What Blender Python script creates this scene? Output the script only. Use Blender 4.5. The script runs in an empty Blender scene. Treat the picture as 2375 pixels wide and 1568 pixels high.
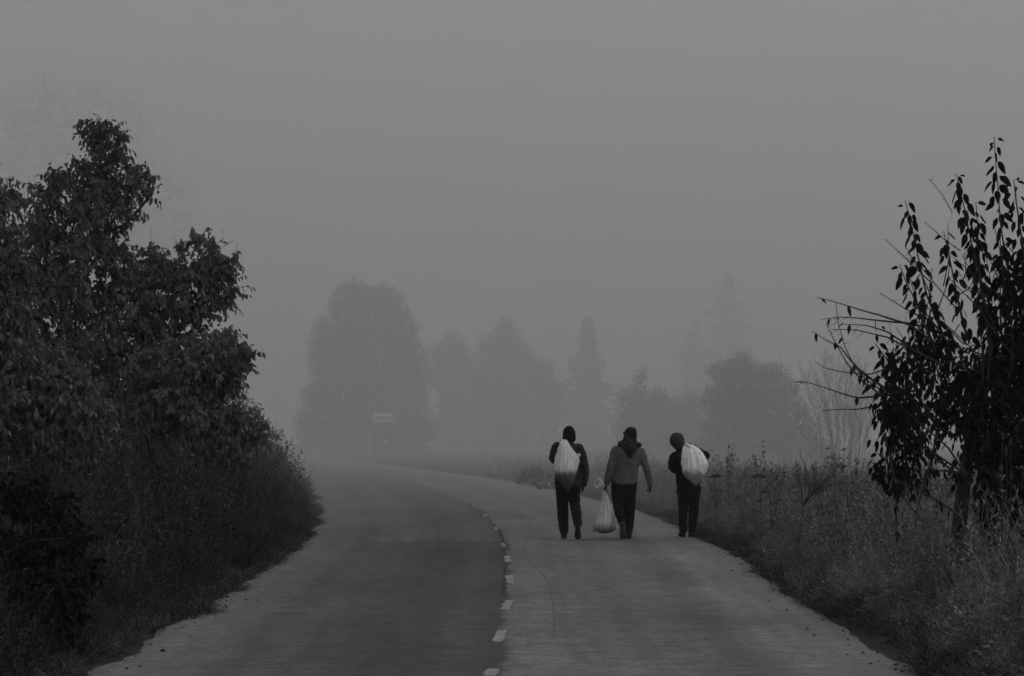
import bpy, math, random
import numpy as np
from mathutils import Vector, Matrix

S = bpy.context.scene
C = S.collection
PI = math.pi
# ------------------------------------------------------------------ camera
F = 5600.0                      # focal length in the pixels of a 2375 x 1568 picture
PITCH = math.atan(226.0 / F)
CAMZ = 1.6
cam = bpy.data.objects.new('camera', bpy.data.cameras.new('camera'))
C.objects.link(cam)
cam.location = (0, 0, CAMZ)
cam.rotation_euler = (PI / 2 + PITCH, 0, 0)
cam.data.sensor_width = 36.0
cam.data.lens = F / 2375.0 * 36.0
cam.data.clip_start = 0.1
cam.data.clip_end = 5000.0
S.camera = cam
# ------------------------------------------------------------------ sky, sun, exposure
SUN_EL, SUN_AZ = math.radians(32), math.radians(62)      # azimuth clockwise from +Y: ahead and to the right, behind the fog
w = bpy.data.worlds.new('World'); S.world = w; w.use_nodes = True
nt = w.node_tree; nt.nodes.clear()
sky = nt.nodes.new('ShaderNodeTexSky'); sky.sky_type = 'NISHITA'; sky.sun_disc = False
sky.sun_elevation = SUN_EL; sky.sun_rotation = SUN_AZ
sky.air_density = 1.5; sky.dust_density = 6.0; sky.ozone_density = 1.0
bw = nt.nodes.new('ShaderNodeRGBToBW'); bg = nt.nodes.new('ShaderNodeBackground'); wo = nt.nodes.new('ShaderNodeOutputWorld')
bg.inputs['Strength'].default_value = 0.08
nt.links.new(sky.outputs[0], bw.inputs[0]); nt.links.new(bw.outputs[0], bg.inputs['Color']); nt.links.new(bg.outputs[0], wo.inputs['Surface'])
sd = bpy.data.lights.new('sun', 'SUN'); sd.energy = 1.1; sd.angle = math.radians(50); sd.color = (1, 1, 1)
sun = bpy.data.objects.new('sun', sd); C.objects.link(sun)
d = Vector((math.sin(SUN_AZ) * math.cos(SUN_EL), math.cos(SUN_AZ) * math.cos(SUN_EL), math.sin(SUN_EL)))
sun.rotation_euler = d.to_track_quat('Z', 'Y').to_euler()
S.view_settings.view_transform = 'Standard'; S.view_settings.look = 'None'
S.view_settings.gamma = 1.0; S.view_settings.use_curve_mapping = False
S.view_settings.exposure = 1.52
cy = S.cycles
cy.use_denoising = True
cy.max_bounces = 6; cy.diffuse_bounces = 2; cy.glossy_bounces = 1; cy.transmission_bounces = 2
cy.volume_bounces = 3; cy.transparent_max_bounces = 4
cy.sample_clamp_indirect = 4.0

rng = np.random.default_rng(7)
random.seed(7)

# ------------------------------------------------------------------ helpers
def at(px, py, Y):
    """the world point seen at picture pixel (px, py) of the 2375-wide view, at distance Y"""
    dx, dz = (px - 1187.5) / F, (784.0 - py) / F
    ry = math.cos(PITCH) - dz * math.sin(PITCH)
    rz = math.sin(PITCH) + dz * math.cos(PITCH)
    k = Y / ry
    return np.array([dx * k, Y, CAMZ + rz * k])

def tag(o, label=None, cat=None, group=None, kind=None):
    if label: o['label'] = label
    if cat: o['category'] = cat
    if group: o['group'] = group
    if kind: o['kind'] = kind
    return o

def empty(name, loc=(0, 0, 0), rz=0.0):
    o = bpy.data.objects.new(name, None); C.objects.link(o)
    o.location = loc; o.rotation_euler = (0, 0, rz); o.empty_display_size = 0.2
    return o

def make(name, V, Fc, m, parent=None, smooth=False):
    V = np.asarray(V, dtype=np.float32).reshape(-1, 3); Fc = np.asarray(Fc, dtype=np.int32)
    me = bpy.data.meshes.new(name)
    k = Fc.shape[1]
    me.vertices.add(len(V)); me.vertices.foreach_set('co', V.ravel())
    me.loops.add(Fc.size); me.loops.foreach_set('vertex_index', Fc.ravel())
    me.polygons.add(len(Fc)); me.polygons.foreach_set('loop_start', np.arange(0, Fc.size, k, dtype=np.int32))
    me.polygons.foreach_set('loop_total', np.full(len(Fc), k, dtype=np.int32))
    me.update(calc_edges=True); me.validate()
    if smooth: me.polygons.foreach_set('use_smooth', np.ones(len(me.polygons), dtype=bool))
    me.materials.append(m)
    o = bpy.data.objects.new(name, me); C.objects.link(o)
    if parent is not None:
        o.parent = parent
    return o

class MB:
    """collects triangles"""
    def __init__(s): s.V = []; s.F = []; s.n = 0
    def add(s, V, Fc):
        V = np.asarray(V, float).reshape(-1, 3); Fc = np.asarray(Fc, int).reshape(-1, 3)
        s.V.append(V); s.F.append(Fc + s.n); s.n += len(V)
    def arrays(s):
        return np.concatenate(s.V), np.concatenate(s.F)
    def build(s, name, m, parent=None, smooth=False, origin=None):
        V, Fc = s.arrays()
        if origin is not None: V = V - np.asarray(origin)
        return make(name, V, Fc, m, parent, smooth)

def ring_tris(n, rows, close=True):
    f = []
    for i in range(rows - 1):
        for j in range(n):
            a = i * n + j; b = i * n + (j + 1) % n; c = a + n; e = b + n
            f += [(a, b, e), (a, e, c)]
    return f

def tube(P, R, n=6, cap=True):
    """tapered tube along P; R is radius per point or (rx, ry) pairs"""
    P = np.asarray(P, float); m_ = len(P)
    R = np.asarray(R, float)
    if R.ndim == 1: R = np.stack([R, R], 1)
    T = np.gradient(P, axis=0); T /= (np.linalg.norm(T, axis=1, keepdims=True) + 1e-9)
    V = []
    ref = np.array([1.0, 0, 0])
    if abs(T[:, 0]).mean() > 0.8: ref = np.array([0, 1.0, 0])
    ang = np.arange(n) * 2 * PI / n
    for i in range(m_):
        u = ref - T[i] * ref.dot(T[i]); u /= np.linalg.norm(u); v = np.cross(T[i], u)
        V.append(P[i] + np.outer(np.cos(ang) * R[i, 0], u) + np.outer(np.sin(ang) * R[i, 1], v))
    V = np.concatenate(V); f = ring_tris(n, m_)
    if cap:
        V = np.concatenate([V, P[:1], P[-1:]]); a = len(V) - 2; b = len(V) - 1; o = (m_ - 1) * n
        for j in range(n):
            f.append((a, (j + 1) % n, j)); f.append((b, o + j, o + (j + 1) % n))
    return V, f

def mat(name, c, rough=0.8, spec=0.2, var=0.0, scale=8.0, island=0.0, bump=0.0, bscale=60.0, transl=0.0, stretch=None):
    m = bpy.data.materials.new(name); m.use_nodes = True
    t = m.node_tree; N = t.nodes; L = t.links; b = N['Principled BSDF']
    b.inputs['Roughness'].default_value = rough; b.inputs['Specular IOR Level'].default_value = spec
    val = N.new('ShaderNodeValue'); val.outputs[0].default_value = c; out = val.outputs[0]
    tc = N.new('ShaderNodeTexCoord'); src = tc.outputs['Object']
    if stretch:
        mp = N.new('ShaderNodeMapping'); mp.inputs['Scale'].default_value = stretch; L.new(src, mp.inputs[0]); src = mp.outputs[0]
    if var:
        nz = N.new('ShaderNodeTexNoise'); nz.inputs['Scale'].default_value = scale; nz.inputs['Detail'].default_value = 5; L.new(src, nz.inputs[0])
        r = N.new('ShaderNodeMapRange'); r.inputs[1].default_value = .3; r.inputs[2].default_value = .7
        r.inputs[3].default_value = 1 - var; r.inputs[4].default_value = 1 + var; L.new(nz.outputs[0], r.inputs[0])
        mu = N.new('ShaderNodeMath'); mu.operation = 'MULTIPLY'; L.new(out, mu.inputs[0]); L.new(r.outputs[0], mu.inputs[1]); out = mu.outputs[0]
    if island:
        g = N.new('ShaderNodeNewGeometry'); pw = N.new('ShaderNodeMath'); pw.operation = 'POWER'; pw.inputs[1].default_value = 2.2
        L.new(g.outputs['Random Per Island'], pw.inputs[0])
        r = N.new('ShaderNodeMapRange'); r.inputs[3].default_value = 1 - island * .55; r.inputs[4].default_value = 1 + island * 1.3; L.new(pw.outputs[0], r.inputs[0])
        mu = N.new('ShaderNodeMath'); mu.operation = 'MULTIPLY'; L.new(out, mu.inputs[0]); L.new(r.outputs[0], mu.inputs[1]); out = mu.outputs[0]
    cc = N.new('ShaderNodeCombineColor')
    for i in range(3): L.new(out, cc.inputs[i])
    L.new(cc.outputs[0], b.inputs['Base Color'])
    if bump:
        nb = N.new('ShaderNodeTexNoise'); nb.inputs['Scale'].default_value = bscale; nb.inputs['Detail'].default_value = 4; L.new(src, nb.inputs[0])
        bp = N.new('ShaderNodeBump'); bp.inputs['Strength'].default_value = bump; bp.inputs['Distance'].default_value = .02
        L.new(nb.outputs[0], bp.inputs['Height']); L.new(bp.outputs[0], b.inputs['Normal'])
    if transl:
        tr = N.new('ShaderNodeBsdfTranslucent'); L.new(cc.outputs[0], tr.inputs[0]); mx = N.new('ShaderNodeMixShader'); mx.inputs[0].default_value = transl
        L.new(b.outputs[0], mx.inputs[1]); L.new(tr.outputs[0], mx.inputs[2]); L.new(mx.outputs[0], N['Material Output'].inputs['Surface'])
    return m

# ------------------------------------------------------------------ the road: edges as seen, in metres (distance, left, right)
EDGE = np.array([(-6, -2.55, 2.55), (0, -2.6, 2.6), (10, -2.7, 2.68), (16, -2.9, 2.84), (18.7, -2.92, 2.86), (23, -3.0, 2.93), (28, -3.08, 3.04), (34, -3.2, 3.07),
                 (40, -3.4, 3.05), (46, -3.75, 2.98), (54, -4.4, 2.7), (62, -5.2, 2.2), (72, -6.1, 1.3), (84, -7.0, .25), (94, -8.1, -1.1),
                 (112, -10.6, -3.75), (131, -13.4, -6.7), (149, -16.4, -9.6), (166, -19.8, -12.7), (199, -25.5, -17.6), (240, -34, -25), (300, -50, -39), (380, -76, -62)])
def XL(Y): return np.interp(Y, EDGE[:, 0], EDGE[:, 1])
def XR(Y): return np.interp(Y, EDGE[:, 0], EDGE[:, 2])

def vnoise(x, y, s, seed=0):
    """smooth value noise in 0..1"""
    r = np.random.default_rng(seed).random((64, 64))
    x = np.asarray(x, float) * s; y = np.asarray(y, float) * s
    i = np.floor(x).astype(int); j = np.floor(y).astype(int); fx = x - i; fy = y - j
    fx = fx * fx * (3 - 2 * fx); fy = fy * fy * (3 - 2 * fy)
    g = lambda a, b: r[a % 64, b % 64]
    return (g(i, j) * (1 - fx) + g(i + 1, j) * fx) * (1 - fy) + (g(i, j + 1) * (1 - fx) + g(i + 1, j + 1) * fx) * fy

def ground_z(x, y):
    x = np.asarray(x, float); y = np.asarray(y, float)
    dl = XL(y) - x; dr = x - XR(y); dd = np.maximum(dl, dr)
    k = np.clip((dd - .1) / 2.0, 0, 1)
    return -.03 + k * (.03 + .10 * vnoise(x + 50, y + 50, .35, 3))

# ground: one sheet, fine near the camera and coarse towards the horizon
ys = np.concatenate([np.arange(-20, 70, .8), np.arange(70, 220, 4), np.linspace(220, 1600, 30)])
xs = np.concatenate([np.linspace(-900, -40, 16), np.linspace(-36, -10, 10), np.arange(-9.2, 9.3, .4), np.linspace(10, 36, 10), np.linspace(40, 900, 16)])
GX, GY = np.meshgrid(xs, ys)
GZ = ground_z(GX, GY)
V = np.stack([GX.ravel(), GY.ravel(), GZ.ravel()], 1); nx = len(xs)
q = [(i * nx + j, i * nx + j + 1, (i + 1) * nx + j + 1, (i + 1) * nx + j) for i in range(len(ys) - 1) for j in range(nx - 1)]
M_soil = mat('soil_and_litter', .02, .95, .1, var=.5, scale=3, bump=.5, bscale=25)
tag(make('ground', V, q, M_soil, smooth=True), kind='structure')

# road surface
def road_material():
    m = bpy.data.materials.new('worn_asphalt'); m.use_nodes = True
    t = m.node_tree; N = t.nodes; L = t.links; b = N['Principled BSDF']
    b.inputs['Roughness'].default_value = .8; b.inputs['Specular IOR Level'].default_value = .22
    tc = N.new('ShaderNodeTexCoord'); sp = N.new('ShaderNodeSeparateXYZ'); L.new(tc.outputs['Object'], sp.inputs[0])
    uv = N.new('ShaderNodeUVMap'); uv.uv_map = 'lane'; su = N.new('ShaderNodeSeparateXYZ'); L.new(uv.outputs[0], su.inputs[0])
    def noise(scale, detail=5, vec=None, stretch=None, rough=.6):
        v = vec or tc.outputs['Object']
        if stretch:
            mp = N.new('ShaderNodeMapping'); mp.inputs['Scale'].default_value = stretch; L.new(v, mp.inputs[0]); v = mp.outputs[0]
        n = N.new('ShaderNodeTexNoise'); n.inputs['Scale'].default_value = scale; n.inputs['Detail'].default_value = detail
        n.inputs['Roughness'].default_value = rough; L.new(v, n.inputs[0]); return n.outputs[0]
    def mr(x, a, b_, c, e, smooth=False):
        r = N.new('ShaderNodeMapRange'); r.interpolation_type = 'SMOOTHSTEP' if smooth else 'LINEAR'
        for i, q_ in enumerate((a, b_, c, e)): r.inputs[i + 1].default_value = q_
        L.new(x, r.inputs[0]); return r.outputs[0]
    def mth(op, a, b_):
        n = N.new('ShaderNodeMath'); n.operation = op
        for i, q_ in enumerate((a, b_)):
            if isinstance(q_, (int, float)): n.inputs[i].default_value = q_
            else: L.new(q_, n.inputs[i])
        return n.outputs[0]
    u = su.outputs['X']; y = sp.outputs['Y']        # u: 0 left edge .. 1 right edge
    wob = mth('MULTIPLY', mth('SUBTRACT', noise(2.2, 4), .5), .035)
    uw = mth('ADD', u, wob)
    # newer, darker asphalt in the left lane, ending in a seam across the lane
    left = mr(uw, .495, .503, 1, 0)
    fade = mr(uw, .05, .26, .15, 1, True)
    yw = mth('ADD', y, mth('MULTIPLY', mth('SUBTRACT', noise(1.2, 3), .5), .9))
    near = mr(yw, 36.2, 36.5, 1, .58)
    patch = mth('MULTIPLY', mth('MULTIPLY', left, fade), near)
    base = mr(noise(.5, 6, stretch=(1, .35, 1)), .32, .68, .082, .135)
    tracks = mth('MULTIPLY', mr(noise(3.0, 3, vec=uv.outputs[0], stretch=(2.2, .03, 1)), .36, .64, .64, 1.26), mr(noise(2.6, 6), .3, .7, .84, 1.14))
    streak = mr(noise(3.5, 6, stretch=(.5, 1.6, 1), rough=.75), .35, .65, .74, 1.24)
    col = mth('MULTIPLY', mth('MULTIPLY', base, tracks), mth('MULTIPLY', streak, mr(noise(9, 5, stretch=(.7, 1.0, 1), rough=.8), .33, .67, .70, 1.32)))
    col = mth('MULTIPLY', col, mth('SUBTRACT', 1.0, mth('MULTIPLY', patch, .54)))
    # grit and dust by both edges
    e = mth('ADD', mr(uw, .02, .16, 1, 0, True), mr(uw, .84, .98, 0, 1, True))
    col = mth('ADD', col, mth('MULTIPLY', e, mr(noise(6, 4), .3, .7, .015, .06)))
    grain = mth('MULTIPLY', mr(noise(75, 3, rough=.8), .32, .68, .55, 1.5), mr(noise(26, 4, stretch=(1, .5, 1), rough=.8), .32, .68, .72, 1.3))
    col = mth('MULTIPLY', col, grain)
    vo = N.new('ShaderNodeTexVoronoi'); vo.inputs['Scale'].default_value = 2.3; L.new(tc.outputs['Object'], vo.inputs[0])
    spots = mr(vo.outputs['Distance'], .035, .05, .35, 1)
    col = mth('MULTIPLY', col, spots)
    cc = N.new('ShaderNodeCombineColor')
    for i in range(3): L.new(col, cc.inputs[i])
    L.new(cc.outputs[0], b.inputs['Base Color'])
    bp = N.new('ShaderNodeBump'); bp.inputs['Strength'].default_value = .6; bp.inputs['Distance'].default_value = .012
    L.new(noise(70, 4, rough=.8), bp.inputs['Height']); L.new(bp.outputs[0], b.inputs['Normal'])
    return m
M_road = road_material()
ry = np.concatenate([np.arange(-6, 60, .35), np.arange(60, 200, 1.5), np.arange(200, 380, 6)]); nu = 33
us = np.linspace(0, 1, nu)
jl = (vnoise(ry, ry * 0 + 3, 1.0, 11) - .5) * .14 + (vnoise(ry, ry * 0 + 9, 4, 12) - .5) * .12
jr = (vnoise(ry, ry * 0 + 5, 1.0, 13) - .5) * .14 + (vnoise(ry, ry * 0 + 7, 4, 14) - .5) * .12
L0 = XL(ry) + jl; R0 = XR(ry) + jr
RXg = L0[:, None] + (R0 - L0)[:, None] * us[None, :]
RYg = np.repeat(ry[:, None], nu, 1)
RZg = .012 * (1 - (2 * us[None, :] - 1) ** 2) + (vnoise(RXg + 20, RYg, .8, 5) - .5) * .008
RZg[:, 0] = -.05; RZg[:, -1] = -.05
V = np.stack([RXg.ravel(), RYg.ravel(), RZg.ravel()], 1)
q = np.array([(i * nu + j, i * nu + j + 1, (i + 1) * nu + j + 1, (i + 1) * nu + j) for i in range(len(ry) - 1) for j in range(nu - 1)])
road = make('road', V, q, M_road, smooth=True); tag(road, kind='structure')
uvl = road.data.uv_layers.new(name='lane')
uu = np.repeat(us[None, :], len(ry), 0).ravel(); vv = RYg.ravel()
uvl.data.foreach_set('uv', np.stack([uu[q.ravel()], vv[q.ravel()] / 40.0], 1).astype(np.float32).ravel())
def road_z(x, y):
    u = (x - XL(y)) / (XR(y) - XL(y))
    return float(.012 * (1 - (2 * u - 1) ** 2) + (vnoise(x + 20, y, .8, 5) - .5) * .008)
def groundpt(px, py):
    dz = math.tan(math.atan((784.0 - py) / F) + PITCH)
    Y = CAMZ / -dz
    return at(px, py, Y)[0], Y
# worn centre line dashes
M_paint = mat('worn_road_paint', .185, .7, .2, var=.6, scale=22, bump=.3, bscale=60)
for (px, y0, y1, wd) in ((1141, 1573, 1556, .09), (1160, 1492, 1466, .082), (1176, 1419, 1395, .080), (1183, 1355, 1337, .078), (1178, 1306, 1292.5, .075),
                         (1168, 1271, 1262, .05), (1151, 1231, 1225, .06), (1126, 1199.5, 1195, .10), (1100, 1175, 1172, .10)):
    gx0, gy0 = groundpt(px - (y0 - y1) * .22 * (1 if y0 > 1380 else 0), y0); gx1, gy1 = groundpt(px + (y0 - y1) * .22 * (1 if y0 > 1380 else -.3), y1)
    mb = MB(); n = 10; pts = []
    for i in range(n + 1):
        k = i / n; x = gx0 + (gx1 - gx0) * k; y = gy0 + (gy1 - gy0) * k
        a = x - wd / 2 + random.uniform(-.012, .012); b = x + wd / 2 + random.uniform(-.012, .012)
        pts += [(a, y, road_z(a, y) + .005), (b, y, road_z(b, y) + .005)]
    f = []
    for i in range(n): f += [(2 * i, 2 * i + 1, 2 * i + 3), (2 * i, 2 * i + 3, 2 * i + 2)]
    mb.add(pts, f); mb.build('lane_dash', M_paint, road)
# cracks: along the lane seam and a wandering one in the right lane
M_crack = mat('crack_filler', .012, .8, .2, var=.3, scale=9)
def strip(pix, wd, name, jit=.02, m_=None):
    P = np.array([groundpt(*p) for p in pix]); out = []
    d_ = np.concatenate([[0], np.cumsum(np.linalg.norm(np.diff(P, axis=0), axis=1))]); n = int(d_[-1] / .12)
    tt = np.linspace(0, d_[-1], n); X = np.interp(tt, d_, P[:, 0]); Y = np.interp(tt, d_, P[:, 1])
    X = X + (vnoise(tt, tt * 0 + 2, 1.1, 21) - .5) * jit * 4; pts = []
    for i in range(n):
        h = wd * (.35 + .9 * vnoise(tt[i], 4, 1.7, 22)) * .5
        for s_ in (-h, h): pts.append((X[i] + s_, Y[i], road_z(X[i] + s_, Y[i]) + .004))
    f = []
    for i in range(n - 1): f += [(2 * i, 2 * i + 1, 2 * i + 3), (2 * i, 2 * i + 3, 2 * i + 2)]
    mb = MB(); mb.add(pts, f); mb.build(name, m_ or M_crack, road)
strip([(1085, 1168), (1108, 1180), (1123, 1192), (1140, 1215), (1155, 1232), (1168, 1255), (1170, 1285), (1173, 1330), (1168, 1380)], .05, 'lane_seam', .01)
strip([(1130, 1180), (1190, 1195), (1225, 1212), (1236, 1232), (1232, 1250), (1216, 1262), (1217, 1285), (1235, 1312), (1262, 1340), (1276, 1370), (1284, 1400), (1287, 1450), (1288, 1485)], .016, 'surface_crack', .012, mat('fine_crack', .08, .8, .2))
strip([(860, 1258), (1000, 1257), (1150, 1256), (1300, 1255.5), (1450, 1253), (1560, 1250)], .05, 'cross_seam')
# ------------------------------------------------------------------ haze (see the note by each box)
def air(name, lo, hi, dens, grey, aniso=0.0, label=None):
    m = bpy.data.materials.new(name + '_air'); m.use_nodes = True; t = m.node_tree; t.nodes.clear()
    pv = t.nodes.new('ShaderNodeVolumePrincipled'); o_ = t.nodes.new('ShaderNodeOutputMaterial')
    pv.inputs['Color'].default_value = (grey, grey, grey, 1); pv.inputs['Density'].default_value = dens; pv.inputs['Anisotropy'].default_value = aniso
    t.links.new(pv.outputs[0], o_.inputs['Volume'])
    (x0, y0, z0), (x1, y1, z1) = lo, hi
    V = [(x0, y0, z0), (x1, y0, z0), (x1, y1, z0), (x0, y1, z0), (x0, y0, z1), (x1, y0, z1), (x1, y1, z1), (x0, y1, z1)]
    o = make(name, V, [(0, 3, 2, 1), (4, 5, 6, 7), (0, 1, 5, 4), (1, 2, 6, 5), (2, 3, 7, 6), (3, 0, 4, 7)], m)
    tag(o, label, 'haze', kind='stuff'); return o
air('haze', (-1000, -60, -1.2), (1000, 1700, 222), .0004, .9, label='thin morning haze over the road and verges')
air('fog_bank', (-990, 39.5, -1.1), (990, 1690, 220), .0086, .95, .30, label='dense grey fog bank filling the air beyond the walkers')

# ------------------------------------------------------------------ vegetation prototypes
def rnd(a, b): return random.uniform(a, b)
def ribbon(P, wd, side=None):
    """flat tapering ribbon along P"""
    P = np.asarray(P, float); n = len(P)
    t = P[-1] - P[0]
    if side is None:
        a = rnd(0, 2 * PI); side = np.array([math.cos(a), math.sin(a), 0])
    side = side - t * side.dot(t) / (t.dot(t) + 1e-9); side /= np.linalg.norm(side) + 1e-9
    wds = np.asarray(wd) * np.ones(n)
    V = np.empty((2 * n, 3)); V[0::2] = P - side * wds[:, None] / 2; V[1::2] = P + side * wds[:, None] / 2
    f = []
    for i in range(n - 1): f += [(2 * i, 2 * i + 1, 2 * i + 3), (2 * i, 2 * i + 3, 2 * i + 2)]
    return V, f
def small_leaf(mb, p, d_, L_, W_):
    d_ = np.asarray(d_, float); d_ /= np.linalg.norm(d_) + 1e-9
    a = rnd(0, 2 * PI); s = np.cross(d_, [math.cos(a), math.sin(a), .3]); s /= np.linalg.norm(s) + 1e-9
    mb.add([p, p + d_ * L_ * .5 - s * W_ / 2, p + d_ * L_, p + d_ * L_ * .5 + s * W_ / 2], [(0, 1, 2), (0, 2, 3)])
def proto_grass(h=1.0, n=16, spread=.12):
    mb = MB()
    for _ in range(n):
        a = rnd(0, 2 * PI); b = rnd(0, spread); hh = h * rnd(.45, 1.05); lean = rnd(.05, .5) * hh; la = rnd(0, 2 * PI)
        p0 = np.array([math.cos(a) * b, math.sin(a) * b, 0]); k = np.linspace(0, 1, 5)
        P = p0 + np.stack([np.cos(la) * lean * k ** 2, np.sin(la) * lean * k ** 2, hh * (k - .18 * k ** 3 * rnd(0, 2))], 1)
        mb.add(*ribbon(P, rnd(.005, .010) * (1 - .85 * k)))
    return mb.arrays()
def proto_forb(h=1.0, tw=14, leaf=.045, up=.8, stems=3):
    mb = MB()
    for _ in range(stems):
        la = rnd(0, 2 * PI); lean = rnd(.02, .25) * h; hh = h * rnd(.65, 1.0); k = np.linspace(0, 1, 6)
        o = np.array([rnd(-.08, .08), rnd(-.08, .08), 0])
        P = o + np.stack([np.cos(la) * lean * k ** 1.5 + .015 * np.sin(k * 9 + la), np.sin(la) * lean * k ** 1.5, hh * k], 1)
        mb.add(*ribbon(P, .007 * (1 - .7 * k)))
        for i in range(tw):
            t = .18 + .82 * (i + rnd(0, 1)) / tw; p = np.array([np.interp(t, k, P[:, c]) for c in range(3)])
            a = rnd(0, 2 * PI); l_ = rnd(.05, .22) * h * (1.15 - t)
            dv = np.array([math.cos(a), math.sin(a), up * rnd(.5, 1.6)]); dv /= np.linalg.norm(dv)
            e = p + dv * l_; mb.add(*ribbon([p, p + dv * l_ * .5 + [0, 0, .01], e], [.004, .003, .002]))
            for _k in range(5):
                pp = p + (e - p) * rnd(.15, 1); small_leaf(mb, pp, dv + np.array([rnd(-.8, .8), rnd(-.8, .8), rnd(-.5, .8)]), leaf * rnd(.6, 1.4), leaf * rnd(.25, .5))
    return mb.arrays()
def proto_panicle(h=1.1, n=7):
    mb = MB()
    for _ in range(n):
        la = rnd(0, 2 * PI); lean = rnd(.05, .3) * h; hh = h * rnd(.7, 1.0); k = np.linspace(0, 1, 6)
        o = np.array([rnd(-.1, .1), rnd(-.1, .1), 0])
        P = o + np.stack([np.cos(la) * lean * k ** 2, np.sin(la) * lean * k ** 2, hh * k], 1)
        mb.add(*ribbon(P, .004 * np.ones(6)))
        for i in range(12):
            t = rnd(.78, 1.0); p = np.array([np.interp(t, k, P[:, c]) for c in range(3)])
            a = rnd(0, 2 * PI); small_leaf(mb, p, [math.cos(a) * .5, math.sin(a) * .5, rnd(.4, 1.2)], rnd(.02, .06) , .006)
    return mb.arrays()
def proto_matted(h=.25, n=22):
    mb = MB()
    for _ in range(n):
        a = rnd(0, 2 * PI); k = np.linspace(0, 1, 4); l_ = rnd(.12, .4); hh = h * rnd(.2, 1)
        o = np.array([rnd(-.15, .15), rnd(-.15, .15), 0])
        P = o + np.stack([np.cos(a) * l_ * k, np.sin(a) * l_ * k, hh * np.sin(k * PI * .8)], 1)
        mb.add(*ribbon(P, rnd(.006, .014) * (1 - .8 * k)))
    return mb.arrays()

def scatter(protos, pos, scl, name, m, label, cat, lean=.12):
    """ground cover nobody could count: every plant written into one mesh"""
    pos = np.asarray(pos); n = len(pos); which = rng.integers(0, len(protos), n)
    VV = []; FF = []; off = 0
    for k, (V, Fc) in enumerate(protos):
        id_ = np.where(which == k)[0]
        if not len(id_): continue
        a = rng.uniform(0, 2 * PI, len(id_)); s = scl[id_]
        ca, sa = np.cos(a), np.sin(a)
        X = V[None, :, 0] * ca[:, None] - V[None, :, 1] * sa[:, None]; Y = V[None, :, 0] * sa[:, None] + V[None, :, 1] * ca[:, None]; Z = np.repeat(V[None, :, 2], len(id_), 0)
        l1 = rng.normal(0, lean, len(id_))[:, None]; l2 = rng.normal(0, lean, len(id_))[:, None]
        wk = np.sqrt(s)[:, None]
        P = np.stack([X * wk + l1 * Z * s[:, None], Y * wk + l2 * Z * s[:, None], Z * s[:, None]], 2) + pos[id_][:, None, :]
        VV.append(P.reshape(-1, 3)); FF.append((Fc[None] + (off + np.arange(len(id_)) * len(V))[:, None, None]).reshape(-1, 3)); off += len(id_) * len(V)
    o = make(name, np.concatenate(VV), np.concatenate(FF), m)
    return tag(o, label, cat, kind='stuff')

PG = [proto_grass(1.0, 15) for _ in range(4)]; PF = [proto_forb(1.0) for _ in range(5)]; PP = [proto_panicle() for _ in range(3)]
PD = [proto_forb(.8, 20, .03, 1.4, 4) for _ in range(4)]; PM = [proto_matted() for _ in range(4)]
M_weedL = mat('dark_autumn_weeds', .042, .9, .02, island=1, var=.6, scale=1.7)
M_weedR = mat('dry_autumn_weeds', .15, .9, .03, island=.6, var=.6, scale=1.7)
M_low = mat('matted_dead_grass', .045, .9, .03, island=.8, var=.3, scale=1)

def verge(side, n0, y0, y1, dmax, hfun, protos, name, m, label, cat):
    # more plants per metre close to the camera
    n1 = n0; n0 = int(n0 * 1.9); t = rng.random(n0); Y = y0 * (y1 / y0) ** t
    dd = dmax * rng.random(n0) ** 1.5 * np.clip(Y / 40, .7, 2.2)
    e = XL(Y) if side < 0 else XR(Y)
    wob = (vnoise(Y, Y * 0 + 40 + side, .45, 31) - .5) * .7 + (vnoise(Y, Y * 0 + 60 + side, 1.6, 32) - .5) * .6 + (vnoise(Y, Y * 0 + 80 + side, 4.5, 35) - .5) * .35
    X = e + side * (dd + (.02 if dmax < 1 else .08) + (.12 * np.clip((Y - 28) / 6, 0, 1) if side > 0 else 0) + .16 * np.clip((23 - Y) / 6, 0, 1) + wob * .6)
    Z = ground_z(X, Y) - .01
    cl = vnoise(X + 70, Y + 70, 1.5, 33) * .6 + vnoise(X + 70, Y + 70, .55, 34) * .4
    h = hfun(dd, X, Y) * rng.uniform(.55, 1.05, n0) * (.72 + .55 * cl) * np.where(rng.random(n0) < .07, rng.uniform(1.15, 1.5, n0), 1)
    ok = np.where(rng.random(n0) < np.clip(2.6 * (cl - .28), .12, 1))[0][:n1]; X, Y, Z, h = X[ok], Y[ok], Z[ok], h[ok]
    return scatter(protos, np.stack([X, Y, Z], 1), h, name, m, label, cat)
def hL(dd, X, Y):
    k = np.clip((dd - .02) / .9, 0, 1) ** .7
    return .18 + k * (.75 + .5 * vnoise(X, Y, .5, 41)) * (1 + .12 * np.clip((Y - 30) / 20, 0, 1)) + .1 * np.clip((22 - Y) / 6, 0, 1) * k
def hR(dd, X, Y):
    k = np.clip((dd - .02) / .8, 0, 1) ** .7
    return .16 + k * (.58 + .5 * vnoise(X, Y, .5, 42)) * np.interp(Y, [14, 24, 34, 48, 70, 95], [1.0, 1.1, 1.02, .82, .62, .55])
verge(-1, 9500, 14.2, 64, 4.2, hL, PF + PD + PG + PP, 'verge_weeds', M_weedL, 'dark tangled weeds and tall grass along the left side of the road', 'weeds')
verge(1, 9000, 13.8, 95, 3.6, hR, PG + PP[:2] + PF[:4] + PD[:3], 'verge_weeds', M_weedR, 'dry pale weeds and grass along the right side of the road', 'weeds')
def hlow(dd, X, Y): return .35 + .55 * vnoise(X, Y, 2, 44)
verge(-1, 6000, 14, 75, .9, hlow, PM, 'matted_grass', M_low, 'flattened dead grass fringing the left road edge', 'grass')
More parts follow.
